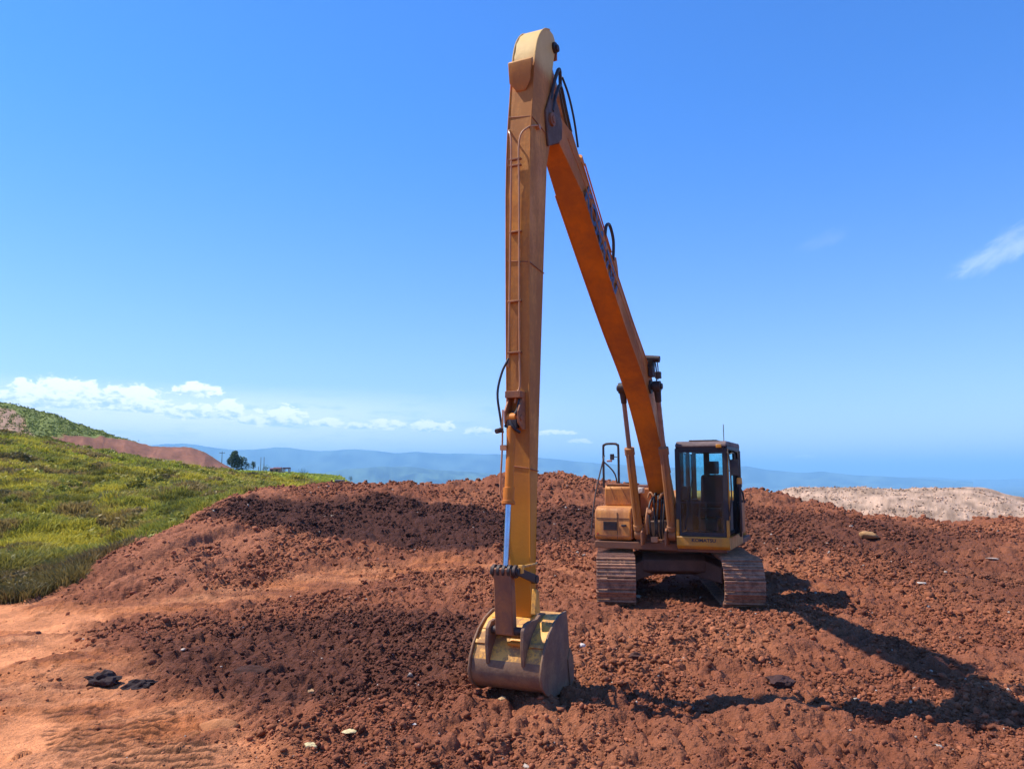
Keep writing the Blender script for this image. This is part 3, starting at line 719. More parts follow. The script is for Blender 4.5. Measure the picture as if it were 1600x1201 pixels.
for sx in (-1, 1):
    for sy in (-1, 1):
        a_ = Vector((sx * .55, sy * .5, 0)); b_ = Vector((sx * 1.0, sy * 1.02, 0))
        d_ = (b_ - a_).normalized(); n_2 = Vector((-d_.y, d_.x, 0)) * .2
        vs = [a_ - n_2 + Vector((0, 0, .46)), a_ + n_2 + Vector((0, 0, .46)), b_ + n_2 + Vector((0, 0, .36)), b_ - n_2 + Vector((0, 0, .36)),
              a_ - n_2 + Vector((0, 0, .86)), a_ + n_2 + Vector((0, 0, .86)), b_ + n_2 + Vector((0, 0, .66)), b_ - n_2 + Vector((0, 0, .66))]
        cbm.add(vs, [(0, 1, 2, 3), (4, 5, 6, 7), (0, 1, 5, 4), (1, 2, 6, 5), (2, 3, 7, 6), (3, 0, 4, 7)])
low(cbm, 'undercarriage_frame', M_FRAME, bevel=.02)
tt_ = MB(); tt_.cyl((0, 0, .86), (0, 0, 1.0), .64, seg=48); tt_.cyl((0, 0, .9), (0, 0, .95), .70, seg=48)
low(tt_, 'slewing_ring', M_FRAME, bevel=.006)

# --- upper deck and engine house
dk = MB(); dk.box(-2.2, 1.28, -1.27, .42, 1.0, 1.14); dk.box(-2.2, 1.38, .44, 1.38, 1.0, 1.1); dk.box(-1.6, 1.2, -.42, .42, .985, 1.2)
up(dk, 'revolving_deck', M_DECK, bevel=.012)
cw = MB(); prof = []
for i in range(13):
    an = math.pi / 2 + math.pi * i / 12; prof.append((-2.05 + .7 * math.cos(an), 1.3 * math.sin(an)))
n = len(prof); vs = [(x, y, 1.0) for x, y in prof] + [(x, y, 2.0) for x, y in prof]
cw.add(vs, [tuple(range(n)), tuple(range(2 * n - 1, n - 1, -1))] + [(i, (i + 1) % n, (i + 1) % n + n, i + n) for i in range(n)])
up(cw, 'counterweight', M_YEL, bevel=.05, seg=3)
eh = MB(); eh.prism([(-2.02, 1.16), (-.62, 1.16), (-.62, 2.0), (-.8, 2.12), (-1.95, 2.12), (-2.02, 2.02)], -1.27, 1.3)
ehs = up(eh, 'engine_cover', M_BOX, bevel=.03)
ex = MB(); ex.tube([(-1.5, -.7, 2.1), (-1.5, -.7, 2.36), (-1.58, -.7, 2.46)], .05, 12); up(ex, 'exhaust_pipe', M_DARK, ehs)
vt = MB()
for k in range(7): vt.box(-.618, -.602, -1.15, -.72, 1.3 + k * .08, 1.335 + k * .08)
up(vt, 'vent_grille', M_DARK, ehs)
# lower tool box with its rounded shoulder
tb = MB(); tb.prism([(.35, 1.16), (1.22, 1.16), (1.27, 1.22), (1.27, 1.70), (1.22, 1.79), (1.10, 1.835), (.35, 1.835)], -1.27, -.50)
tbo = up(tb, 'tool_box', M_BOX, bevel=.035, seg=3)
gr_ = MB(); gr_.box(1.268, 1.275, -1.08, -.80, 1.36, 1.535); 
for k in range(4): gr_.box(1.27, 1.288, -1.08, -.80, 1.375 + k * .042, 1.388 + k * .042)
up(gr_, 'vent_grille', M_DARK, tbo)
lp = MB(); lp.box(1.265, 1.283, -1.24, -.54, 1.245, 1.262); lp.box(.36, 1.265, -.505, -.49, 1.2, 1.8); up(lp, 'box_trim', M_RUST, tbo)
rd_ = MB(); rd_.cyl((1.27, -1.2, 1.285), (1.285, -1.2, 1.285), .018, seg=10); up(rd_, 'reflector', solid('red_lens', (.5, .03, .02), .3), tbo)
# upper tank, set back
tk = MB(); tk.prism([(-.55, 1.84), (.88, 1.84), (.90, 2.2), (.84, 2.26), (-.55, 2.26)], -1.16, -.58)
tko = up(tk, 'fuel_tank', M_BOX, bevel=.025)
sm1 = MB(); sm1.tube([(1.272, -.79, 1.2), (1.272, -.79, 1.72)], .005, 6, 1); sm1.tube([(1.272, -1.23, 1.60), (1.272, -.54, 1.60)], .005, 6, 1); up(sm1, 'door_seam', M_DARK, tbo)
lt = MB(); lt.box(1.27, 1.30, -.70, -.60, 1.44, 1.48); up(lt, 'latch', M_BLK, tbo, bevel=.005)
cr = MB()
for (y0, z0, y1, z1) in ((-1.03, 2.22, -.93, 1.95), (-.80, 2.22, -.64, 1.9)):
    cr.tube([(.905, y0, z0), (.905, y1, z1)], .006, 6, 1)
up(cr, 'pressed_rib', M_RUST, tko)
cp = MB(); cp.cyl((.4, -.78, 2.26), (.4, -.78, 2.32), .06); up(cp, 'filler_cap', M_DARK, tko)
tm = MB(); tm.box(.2, .87, -1.14, -.6, 2.262, 2.29); up(tm, 'tread_plate', M_RUST, tko, bevel=.005)
bx2 = MB(); bx2.box(-.45, .5, -.52, -.27, 1.6, 2.2); up(bx2, 'hydraulic_tank', M_BOX, bevel=.03)
wl2 = MB(); wl2.box(.9, 1.0, -.42, -.3, 2.1, 2.22); wl2.cyl((1.0, -.36, 2.16), (1.02, -.36, 2.16), .05); up(wl2, 'work_lamp', M_WHITE, bevel=.015)

# --- handrail and its mirror
hr = MB(); hr.tube([(.3, -1.36, 2.2), (.3, -1.36, 3.04), (.3, -1.34, 3.12), (.3, -1.28, 3.15), (.3, -1.10, 3.15), (.3, -1.04, 3.12), (.3, -1.02, 3.04), (.3, -1.02, 2.25)], .026, 8, 4)
hr.tube([(.3, -1.34, 2.9), (.95, -1.35, 2.05), (1.2, -1.37, 1.25)], .016, 8, 4); hr.tube([(.3, -1.34, 2.75), (-.5, -1.34, 2.5), (-.6, -1.3, 2.1)], .016, 8, 4)
hro = up(hr, 'handrail', M_DARK)
mi = MB(); mi.tube([(.3, -1.03, 2.86), (.32, -1.12, 2.87)], .01, 6, 1); mi.box(.31, .34, -1.20, -1.11, 2.80, 2.93); up(mi, 'mirror', M_DARK, hro, bevel=.01)
mi = MB(); mi.box(.33, .37, -1.27, -1.15, 2.755, 2.80); up(mi, 'lamp', M_PINK, hro, bevel=.01)

# --- cab
c0 = MB()      # lower skirt and back panels
c0.prism([(-.35, 1.06), (1.44, 1.06), (1.50, 1.12), (1.50, 1.30), (-.35, 1.30)], .455, 1.455)
c0.box(-.35, -.31, .455, 1.455, 1.30, 1.95)
cab = up(c0, 'cab', M_CABY, bevel=.015)
for y_ in (.455, 1.40):
    sk = MB(); sk.box(1.42, 1.498, y_, y_ + .055, 1.3, 1.62); up(sk, 'corner_post_foot', M_CABY, cab, bevel=.01)
pl1 = MB()
def pillar(x, y, z0, z1, r=.035): pl1.box(x - r, x + r, y - r, y + r, z0, z1)
for y_ in (.49, 1.42): pillar(1.46, y_, 1.62, 2.98, .034); pillar(.35, y_, 1.3, 2.98, .03); pillar(-.31, y_, 1.3, 2.98, .04)
for y_ in (.49, 1.42): pl1.box(-.3, 1.43, y_ - .03, y_ + .03, 2.95, 3.03)
for x_ in (1.455, -.315): pl1.box(x_ - .035, x_ + .035, .52, 1.39, 2.93, 3.03)
pl1.box(1.43, 1.49, .52, 1.39, 1.30, 1.345); pl1.box(.36, .40, .465, .485, 1.3, 1.9)
up(pl1, 'cab_frame', M_BLK, cab, bevel=.02)
cpz = MB(); cpz.box(1.41, 1.495, 1.457, 1.466, 1.625, 2.97); up(cpz, 'corner_post', M_CABY, cab, bevel=.003)
rf = MB(); rf.prism([(-.37, 3.02), (1.44, 3.02), (1.52, 3.0), (1.50, 3.06), (1.38, 3.12), (-.30, 3.13), (-.37, 3.09)], .465, 1.445)
rfo = up(rf, 'roof', M_RDUST, cab, bevel=.03, seg=3)
hd = MB(); hd.box(.5, 1.2, .68, 1.22, 3.13, 3.155); up(hd, 'roof_hatch', M_DARK, rfo, bevel=.01)
ws = MB(); ws.box(1.475, 1.481, .525, 1.385, 1.34, 2.93); up(ws, 'windshield', M_GLASS, cab)
wb = MB()
for (y0, y1, z0, z1) in ((.52, .55, 1.34, 2.93), (1.36, 1.39, 1.34, 2.93), (.55, 1.36, 2.90, 2.93), (.55, 1.36, 1.34, 1.38)): wb.box(1.483, 1.492, y0, y1, z0, z1)
wb.box(1.483, 1.495, .55, 1.36, 1.935, 1.955)
up(wb, 'windshield_border', M_BLK, cab)
gs = MB(); gs.box(.42, 1.40, .475, .481, 1.36, 2.92); gs.box(-.25, .30, .475, .481, 1.96, 2.92); up(gs, 'side_window', M_GLASS, cab)
gs = MB(); gs.box(-.33, -.324, .53, 1.38, 1.98, 2.92); up(gs, 'rear_window', M_GLASS, cab)
gs = MB(); gs.box(-.25, .30, 1.424, 1.43, 1.96, 2.92); up(gs, 'side_window', M_GLASS, cab)
rp = MB(); rp.box(-.30, -.27, .70, .82, 1.95, 2.93); up(rp, 'rear_window_bar', M_DARK, cab)
# door, left a little open: hinged at its rear edge
dm_ = MB(); A = math.radians(10.5)
Md = Matrix.Translation((.34, 1.462, 0)) @ Matrix.Rotation(A, 4, 'Z')
dpts = [(.03, 1.32), (.9, 1.32), (1.04, 1.5), (1.10, 1.9), (1.09, 2.45), (1.02, 2.9), (.03, 2.93)]
def V3(x, z, y=0): return Md @ Vector((x, y, z))
dm_.tube([V3(x, z) for x, z in dpts] + [V3(.03, 1.32)], .022, 6, 1)
dm_.box(.03, 1.09, -.014, .014, 1.9, 1.94, Md)
dro = up(dm_, 'door', M_DARK, cab)
dg = MB(); n = len(dpts); dg.add([V3(x, z, -.004) for x, z in dpts] + [V3(x, z, .004) for x, z in dpts], [tuple(range(n)), tuple(range(2 * n - 1, n - 1, -1))] + [(i, (i + 1) % n, (i + 1) % n + n, i + n) for i in range(n)])
up(dg, 'door_glass', M_CLEAR, dro)
dh = MB(); dh.box(.9, 1.02, .02, .05, 1.95, 2.0, Md); up(dh, 'handle', M_BLK, dro, bevel=.008)
hh_ = MB(); hh_.tube([(1.49, 1.44, 2.9), (1.56, 1.50, 2.8), (1.56, 1.52, 2.1), (1.50, 1.46, 1.7)], .014, 8, 4); up(hh_, 'grab_rail', M_DARK, cab)
# seat and controls
se = MB(); se.box(.05, .58, .66, 1.16, 1.62, 1.80); se.prism([(.02, 1.78), (.16, 1.78), (.04, 2.48), (-.10, 2.48)], .68, 1.16)
so_ = up(se, 'seat', M_SEAT, cab, bevel=.06, seg=3)
he = MB(); he.prism([(-.08, 2.50), (.03, 2.49), (.03, 2.70), (-.01, 2.76), (-.08, 2.76), (-.12, 2.70)], .77, 1.05); he.cyl((-.04, .85, 2.4), (-.05, .85, 2.56), .012); he.cyl((-.04, .97, 2.4), (-.05, .97, 2.56), .012)
up(he, 'headrest', M_SEAT, so_, bevel=.05, seg=3)
cs = MB(); cs.box(.1, .75, .50, .63, 1.35, 1.98); cs.box(.1, .75, 1.2, 1.33, 1.35, 1.95); cs.box(-.3, 1.3, .5, 1.4, 1.30, 1.36); cs.cyl((.68, .56, 1.95), (.74, .57, 2.14), .02); cs.cyl((.68, 1.27, 1.92), (.74, 1.26, 2.12), .02)
cs.box(.0, .6, .7, 1.1, 1.36, 1.6); cs.box(-.3, -.05, .52, 1.38, 1.36, 1.93)
up(cs, 'control_console', M_BLK, cab, bevel=.015)
cn = MB(); cn.box(1.25, 1.34, .54, .66, 2.0, 2.25); up(cn, 'monitor', M_BLK, cab, bevel=.01)
lv = MB(); lv.tube([(1.25, .85, 1.36), (1.15, .85, 1.95)], .014, 6, 1); lv.tube([(1.25, .97, 1.36), (1.15, .97, 1.95)], .014, 6, 1); up(lv, 'travel_lever', M_BLK, cab)
wp = MB(); wp.tube([(1.50, .62, 1.45), (1.505, .72, 2.0), (1.505, .80, 2.5)], .009, 6, 2); up(wp, 'wiper', M_BLK, cab)
an_ = MB(); an_.tube([(1.2, 1.36, 3.1), (1.2, 1.36, 3.45)], .007, 6, 1); up(an_, 'antenna', M_DARK, cab)
mr = MB(); mr.tube([(1.47, 1.45, 2.85), (1.50, 1.58, 2.88), (1.50, 1.60, 2.76)], .013, 8, 3); mr.tube([(1.47, 1.45, 2.55), (1.50, 1.56, 2.55)], .011, 8, 1); mr.box(1.47, 1.515, 1.50, 1.665, 2.46, 2.76)
up(mr, 'mirror', M_BLK, cab, bevel=.012)
be = MB(); be.cyl((1.42, 1.655, 2.30), (1.42, 1.655, 2.42), .055, .045); up(be, 'marker_lamp', M_AMBER, cab, bevel=.01)
bk = MB(); bk.cyl((1.42, 1.655, 2.24), (1.42, 1.655, 2.30), .045, seg=14); bk.tube([(1.42, 1.655, 2.24), (1.36, 1.70, 2.12), (1.32, 1.72, 1.95)], .016, 8, 4); up(bk, 'lamp_bracket', M_BLK, cab)
rl_ = MB(); rl_.box(1.50, 1.56, 1.26, 1.36, 2.985, 3.05); up(rl_, 'roof_lamp', M_AMBER, cab, bevel=.01)

def text_mesh(name, body, size, origin, dx, dz, m, parent, depth=.002, squash=1.0, bold=.03):
    cu = bpy.data.curves.new(name, 'FONT'); cu.body = body; cu.size = size; cu.extrude = depth; cu.offset = size * bold
    to = bpy.data.objects.new(name, cu); col.objects.link(to)
    bpy.context.view_layer.update()
    me = bpy.data.meshes.new_from_object(to.evaluated_get(bpy.context.evaluated_depsgraph_get()))
    bpy.data.objects.remove(to)
    dx = Vector(dx).normalized(); dz = Vector(dz).normalized(); nn_ = dx.cross(dz)
    for v in me.vertices: v.co = Vector(origin) + dx * v.co.x * squash + dz * v.co.y + nn_ * v.co.z
    me.materials.clear(); me.materials.append(m); me.name = name
    o = bpy.data.objects.new(name, me); col.objects.link(o); o.parent = parent
    return o
text_mesh('lettering', 'KOMATSU', .085, (1.503, .74, 1.205), (0, 1, 0), (0, 0, 1), M_INK, cab, squash=1.15)

# --- boom
BUND = [(.22, 1.52), (.45, 1.60), (.83, 2.07), (1.4, 2.80), (2.05, 3.52), (2.55, 3.98), (3.1, 4.38), (3.97, 4.93), (5.2, 5.80), (6.24, 6.57), (7.02, 7.02), (7.36, 6.98), (7.52, 7.08)]
BTOP = [(7.54, 7.24), (7.42, 7.33), (7.0, 7.42), (6.6, 7.30), (6.24, 7.02), (5.1, 6.22), (3.6, 5.22), (2.9, 4.80), (2.40, 4.47), (1.95, 4.02), (1.4, 3.38), (.75, 2.52), (.3, 1.92), (.17, 1.72)]
bm_ = MB(); bm_.prismw(BUND + BTOP, [.205 if x < 6.7 else .205 - .075 * min(1, (x - 6.7) / .35) for x, z in BUND + BTOP])
boom = up(bm_, 'boom', M_ORG, bevel=.012)
fl = MB()
for s in (-1, 1):    # edge welds of the box girder, proud of the sides
    fl.tube([(x, s * .207, z) for x, z in BUND[2:-3]], .010, 6, 3)
    fl.tube([(x, s * .207, z) for x, z in BTOP[4:-2]], .010, 6, 3)
up(fl, 'edge_weld', M_ORG, boom)
d_ = Vector((-.78, 0, -.60)).normalized(); u_ = Vector((-.60, 0, .78))
text_mesh('lettering', 'KOMATSU', .46, (6.12, .2085, 6.54), d_, u_, M_BLUE, boom, .002, .90, .03)
pp = MB()
for y_ in (.16, .10, -.10, -.16):
    pts = [(x + .0, y_, z + .05) for x, z in BTOP[3:-2]]; pp.tube(pts, .016, 8, 3)
pp.tube([(6.9, .235, 7.1), (6.2, .235, 6.72), (5.2, .235, 5.98), (3.6, .235, 4.98), (2.7, .235, 4.32)], .010, 6, 3)
for k in range(7):
    t_ = k / 6 * .999 * (len(BTOP) - 6); i_ = int(t_) + 3; f_ = t_ - int(t_); x = BTOP[i_][0] * (1 - f_) + BTOP[i_ + 1][0] * f_; z = BTOP[i_][1] * (1 - f_) + BTOP[i_ + 1][1] * f_
    pp.box(x - .03, x + .03, -.185, .185, z + .0, z + .075)
up(pp, 'hydraulic_pipe', M_PIPE, boom)
hl = MB(); hl.tube([(5.00, .17, 6.22), (5.02, .2, 6.42), (4.82, .2, 6.50), (4.62, .2, 6.30), (4.55, .17, 5.98)], .026, 10, 8); up(hl, 'hose_loop', M_BLK, boom)
# boom pivot boss and the brackets beside it
bs = MB(); bs.cyl((7.42, -.22, 7.15), (7.42, .22, 7.15), .09, seg=28); bs.cyl((7.42, -.235, 7.15), (7.42, .235, 7.15), .05); up(bs, 'pivot_pin', M_RUST, boom, bevel=.006)
bp_ = MB(); bp_.cyl((2.33, -.44, 4.12), (2.33, .44, 4.12), .055); bp_.cyl((2.33, -.235, 4.12), (2.33, .235, 4.12), .13); up(bp_, 'cylinder_pin', M_DARK, boom, bevel=.005)
gb = MB(); gb.cyl((2.42, .10, 4.66), (2.42, .42, 4.62), .062, seg=18); gb.box(2.3, 2.5, .215, .30, 4.3, 4.6); gb.box(2.36, 2.5, .12, .3, 4.48, 4.60)
gb.tube([(2.4, .36, 4.62), (2.36, .37, 4.45), (2.3, .35, 4.25)], .012, 6, 4); gb.tube([(2.4, .32, 4.62), (2.32, .33, 4.4), (2.1, .27, 4.1)], .014, 6, 4)
up(gb, 'valve_block', M_DARK, boom, bevel=.008)
bl = MB(); bl.box(1.9, 2.0, .22, .33, 4.32, 4.45); up(bl, 'work_lamp', M_DARK, boom, bevel=.01)
# boom foot brackets and the hoses gathered at it
fb = MB()
for s in (-1, 1): fb.prism([(-.15, 1.14), (.75, 1.14), (.55, 1.75), (.35, 1.92), (.1, 1.85)], s * .235 - .02, s * .235 + .02)
fb.cyl((.3, -.28, 1.72), (.3, .28, 1.72), .06)
for s in (-1, 1):
    fb.prism([(1.0, 1.1), (1.5, 1.1), (1.5, 1.35), (1.38, 1.44), (1.24, 1.36)], s * .235 - .018, s * .235 + .018)
up(fb, 'boom_foot_bracket', M_RUST, bevel=.008)
hs_ = MB(); rh = random.Random(5)
for k, y_ in enumerate((-.16, -.08, .02, .09, .16)):
    z_ = 1.75 + rh.uniform(-.15, .2); x_ = 1.15 + rh.uniform(-.06, .08)
    hs_.tube([(1.02, y_ + rh.uniform(-.05, .05), 1.16), (x_ + .06, y_ + rh.uniform(-.05, .05), 1.4), (x_, y_ * .9, z_), (1.0, y_ * .7, z_ + rh.uniform(.05, .25)), (.85, y_ * .6, z_ + .1)], .021, 8, 5)
up(hs_, 'hydraulic_hose', M_BLK)
hs2 = MB(); hs2.tube([(1.26, -.19, 1.3), (1.33, -.17, 1.6), (1.27, -.15, 1.82)], .028, 8, 5); hs2.tube([(1.05, -.2, 2.02), (1.1, -.14, 2.12), (1.12, -.07, 2.05)], .02, 8, 5); hs2.tube([(1.1, .05, 2.0), (1.16, .12, 2.1), (1.1, .19, 2.08)], .022, 8, 5)
hs2.cyl((1.26, -.12, 1.72), (1.36, -.10, 1.76), .04); hs2.box(1.28, 1.36, -.08, .05, 1.16, 1.26)
up(hs2, 'hose_fitting', M_PIPE)
vb = MB(); vb.box(.65, 1.0, -.19, .19, 1.15, 1.55); up(vb, 'control_valve', M_FRAME, bevel=.02)

# --- boom cylinders
for s in (-1, 1):
    y_ = s * .335; A0 = Vector((1.30, y_, 1.30)); B0 = Vector((2.33, y_, 4.12)); D = (B0 - A0).normalized()
    bc = MB(); bc.cyl(A0 + D * .12, A0 + D * 1.72, .082, seg=24); bc.cyl(A0 + D * 1.66, A0 + D * 1.80, .098, seg=24); bc.cyl(A0 + D * .10, A0 + D * .2, .095, seg=24)
    bc.cyl(A0 - Vector((0, .07, 0)), A0 + Vector((0, .07, 0)), .1, seg=20)
    bc.tube([A0 + D * .3 + Vector((.1, 0, 0)), A0 + D * 1.0 + Vector((.105, 0, 0)), A0 + D * 1.66 + Vector((.105, 0, 0))], .014, 8, 1)
    bco = up(bc, 'boom_cylinder', M_RAM, bevel=.005)
    ro = MB(); ro.cyl(A0 + D * 1.78, B0 - D * .1, .045, seg=20); up(ro, 'rod', M_ROD, bco)
    re = MB(); re.cyl(B0 - Vector((0, .07, 0)), B0 + Vector((0, .07, 0)), .105, seg=22); re.cyl(B0 - D * .30, B0 - D * .05, .055, .07, seg=18); up(re, 'rod_eye', M_DARK, bco, bevel=.006)
# --- arm cylinder on top of the boom
A0 = Vector((4.25, 0, 6.02)); B0 = Vector((7.21, 0, 8.27)); D = (B0 - A0).normalized()
ac = MB(); ac.cyl(A0 + D * .1, A0 + D * 1.95, .082, seg=24); ac.cyl(A0 + D * 1.9, A0 + D * 2.05, .1, seg=24); ac.cyl(A0 - Vector((0, .08, 0)), A0 + Vector((0, .08, 0)), .1); ac.tube([A0 + D * .2 + Vector((0, .1, .03)), A0 + D * 1.9 + Vector((0, .1, .03))], .014, 6, 1)
aco = up(ac, 'arm_cylinder', M_ORG, bevel=.005)
ro = MB(); ro.cyl(A0 + D * 2.03, B0 - D * .08, .048, seg=20); up(ro, 'rod', M_ROD, aco)
re = MB(); re.cyl(B0 - Vector((0, .08, 0)), B0 + Vector((0, .08, 0)), .1, seg=22); re.cyl(B0 - Vector((0, .22, 0)), B0 + Vector((0, .22, 0)), .05); up(re, 'rod_eye', M_DARK, aco, bevel=.006)
lg = MB()
for s in (-1, 1): lg.prism([(4.0, 5.56), (4.5, 5.86), (4.36, 6.1), (4.2, 6.14), (4.12, 6.0)], s * .11 - .015, s * .11 + .015)
up(lg, 'cylinder_lug', M_ORG, boom, bevel=.005)
bh_ = MB()
bh_.tube([(6.55, .12, 7.36), (6.9, .14, 7.72), (7.12, .2, 8.0), (7.30, .2, 7.78), (7.40, .17, 7.45)], .026, 8, 6)
bh_.tube([(6.6, .17, 7.34), (6.85, .19, 7.55), (7.08, .2, 7.78), (7.24, .2, 7.62), (7.36, .18, 7.30)], .024, 8, 6)
bh_.tube([(6.6, -.12, 7.38), (6.9, -.14, 7.62), (7.12, -.2, 7.88), (7.30, -.2, 7.7), (7.42, -.17, 7.4)], .024, 8, 6)
bh_.tube([(6.4, .21, 7.18), (6.62, .23, 7.5), (6.82, .22, 7.78), (7.02, .2, 7.95)], .016, 8, 6)
up(bh_, 'hydraulic_hose', M_BLK)

# --- arm (the tall stick)
FR = [(7.97, .74), (8.03, 1.1), (8.07, 1.5), (8.10, 2.7), (8.12, 4.3), (8.115, 5.9), (8.07, 6.7), (8.00, 7.2), (7.955, 7.55), (7.90, 7.86), (7.82, 8.08), (7.70, 8.25), (7.55, 8.38), (7.38, 8.46), (7.24, 8.47)]
RE = [(7.17, 8.42), (7.15, 8.28), (7.22, 8.1), (7.29, 7.85), (7.31, 7.55), (7.27, 7.3), (7.27, 7.02), (7.36, 6.88), (7.50, 6.5), (7.61, 5.4), (7.71, 4.3), (7.79, 3.2), (7.86, 2.2), (7.90, 1.3), (7.87, .74), (7.92, .66)]
wid = [.11, .12, .135] + [.142, .148, .155, .155, .155, .155, .155, .155, .155, .155, .155, .155] + [.155] * 9 + [.155, .155, .148, .145, .14, .125, .11, .11]
am = MB(); am.prismw(FR + RE, wid)
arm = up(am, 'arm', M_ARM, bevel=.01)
wd = MB()
for s in (-1, 1): wd.tube([(x, s * (h + .002), z) for (x, z), h in zip(FR[2:-1], wid[2:])], .009, 6, 2)
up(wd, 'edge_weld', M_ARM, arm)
# stop plate under the rounded head
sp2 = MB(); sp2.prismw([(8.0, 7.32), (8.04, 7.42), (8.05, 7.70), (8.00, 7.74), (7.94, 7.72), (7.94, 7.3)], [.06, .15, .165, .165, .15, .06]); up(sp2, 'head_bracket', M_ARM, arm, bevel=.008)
hp_ = MB(); hp_.cyl((7.22, -.19, 8.28), (7.22, .19, 8.28), .075); up(hp_, 'head_pin', M_DARK, arm, bevel=.005)
ep = MB(); ep.box(7.12, 7.16, -.14, .17, 8.14, 8.40); up(ep, 'end_cap', M_RUST, arm, bevel=.01)
pv_ = MB(); pv_.cyl((7.42, -.165, 7.15), (7.42, .165, 7.15), .17, seg=32); up(pv_, 'pivot_boss', M_RUST, arm, bevel=.006)
pk = MB()
for s in (-1, 1): pk.prism([(7.36, 7.62), (7.10, 7.45), (6.98, 7.28), (7.0, 7.05), (7.16, 6.93), (7.52, 6.74), (7.6, 7.2)], s * .172 - .014, s * .172 + .014)
pk.box(7.02, 7.08, -.16, .16, 6.98, 7.02)
up(pk, 'pivot_bracket', solid('dark_dusty_plate', (.16, .075, .035), .6, 0, (.09, .05, .035), .8, 3, .3), arm, bevel=.012)
for (i_, z0) in ((7, 6.95), (0, 5.05), (0, 2.55)):
    xf = np.interp(z0, [p[1] for p in FR[:12]], [p[0] for p in FR[:12]]); xr = np.interp(z0, [p[1] for p in RE[7:-1]][::-1], [p[0] for p in RE[7:-1]][::-1])
    hw_ = .159 if z0 > 4 else .149
    jn = MB(); jn.tube([(xf + .002, -hw_, z0 + .02), (xf + .002, hw_, z0 - .02), (xr, hw_, z0 - .05)], .007, 6, 1)
    up(jn, 'weld_seam', M_RUST, arm)
# hydraulic pipes down the front face
pi_ = MB()
for s, y_ in ((-1, -.075), (1, .035)):
    pi_.tube([(7.9, s * .17, 6.86), (8.09, s * .13, 6.76), (8.145, y_, 6.58), (8.15, y_, 5.9), (8.15, y_ * (1.25 if s < 0 else 1), 4.6), (8.14, y_ * (1.5 if s < 0 else 1), 3.75)], .0125, 8, 5)
    pi_.cyl((7.86, s * .155, 6.86), (7.86, s * .20, 6.86), .035)
pi_.tube([(8.14, .035, 3.8), (8.17, .05, 3.5), (8.19, .02, 3.42), (8.2, .0, 3.3)], .014, 8, 4)
up(pi_, 'hydraulic_pipe', M_PIPE, arm)
for z_ in (6.35, 6.27, 5.42, 4.55, 3.92):
    cl = MB(); cl.box(8.115, 8.162, -.10 - (.02 if z_ < 5 else 0), .06, z_ - .011, z_ + .011)
    up(cl, 'pipe_clamp', M_RUST, arm, bevel=.004)
# hoses near the cylinder head
hz = MB(); hz.tube([(8.14, -.11, 3.85), (8.2, -.17, 3.68), (8.24, -.21, 3.42), (8.24, -.17, 3.12), (8.26, -.13, 2.95)], .015, 8, 6)
hz.tube([(8.2, .06, 3.35), (8.25, .05, 3.2), (8.27, -.04, 3.1), (8.25, -.1, 3.02)], .02, 8, 5); hz.tube([(8.2, -.02, 3.2), (8.28, -.03, 3.1), (8.3, .03, 3.0), (8.24, .08, 2.95)], .018, 8, 5)
up(hz, 'hydraulic_hose', M_BLK, arm)
# --- bucket cylinder
A0 = Vector((8.24, -.02, 3.12)); B0 = Vector((8.47, 0, 1.38)); D = (B0 - A0).normalized()
bc = MB(); bc.cyl(A0 + D * .1, A0 + D * 1.0, .052, seg=22); bc.cyl(A0 + D * .82, A0 + D * .98, .066, seg=22); bc.cyl(A0 + D * .97, A0 + D * 1.01, .08, seg=22); bc.cyl(A0 - Vector((0, .06, 0)), A0 + Vector((0, .06, 0)), .062)
bco = up(bc, 'bucket_cylinder', M_ORG, bevel=.004)
bt = MB(); bt.tube([A0 + Vector((.02, -.11, .1)), A0 + D * .4 + Vector((.02, -.10, 0)), A0 + D * .85 + Vector((.02, -.10, 0)), A0 + D * .98 + Vector((.01, -.06, 0))], .011, 8, 4); bt.box(8.27, 8.36, -.12, -.04, 2.74, 2.80)
up(bt, 'cylinder_pipe', M_PIPE, bco)
ro = MB(); ro.cyl(A0 + D * 1.0, B0 - D * .05, .034, seg=20); up(ro, 'rod', M_CHROME, bco)
ml = MB()
for s in (-1, 1): ml.prism([(8.05, 3.0), (8.05, 3.42), (8.2, 3.36), (8.31, 3.2), (8.3, 3.06), (8.2, 2.98)], s * .085 - .012, s * .085 + .012)
ml.cyl((8.24, -.11, 3.12), (8.24, .11, 3.12), .035); ml.box(8.11, 8.27, -.1, .1, 3.36, 3.44)
up(ml, 'cylinder_mount', M_RUST, arm, bevel=.005)
fi = MB(); fi.cyl((8.30, -.13, 2.98), (8.38, -.16, 2.96), .03); fi.box(8.2, 8.3, -.06, .06, 3.0, 3.1); up(fi, 'hose_coupling', M_DARK, bco, bevel=.005)

# --- bucket linkage
T = Vector((7.95, 0, .74)); K = Vector((8.40, 0, .72)); Pn = B0
lk = MB()
lk.cyl(Pn - Vector((0, .165, 0)), Pn + Vector((0, .165, 0)), .048, seg=24)
for y_ in (-.15, -.085, -.02, .045, .11): lk.cyl(Pn + Vector((0, y_, 0)), Pn + Vector((0, y_ + .035, 0)), .072, seg=24)
up(lk, 'linkage_pin', M_DARK, bevel=.004)
tl = MB(); dl = (K - Pn).normalized(); nrm = Vector((-dl.z, 0, dl.x))
def bar(mb, p, q, y0, y1, w0, w1):
    d = (q - p).normalized(); n_ = Vector((-d.z, 0, d.x))
    pts = [p + n_ * w0 - d * w0 * .7, q + n_ * w1 + d * w1 * .7, q - n_ * w1 + d * w1 * .7, p - n_ * w0 - d * w0 * .7]
    mb.prism([(v.x, v.z) for v in pts], y0, y1)
bar(tl, Pn, K, -.13, .09, .06, .06)
up(tl, 'tipping_link', M_RUST, bevel=.015)
sl = MB()
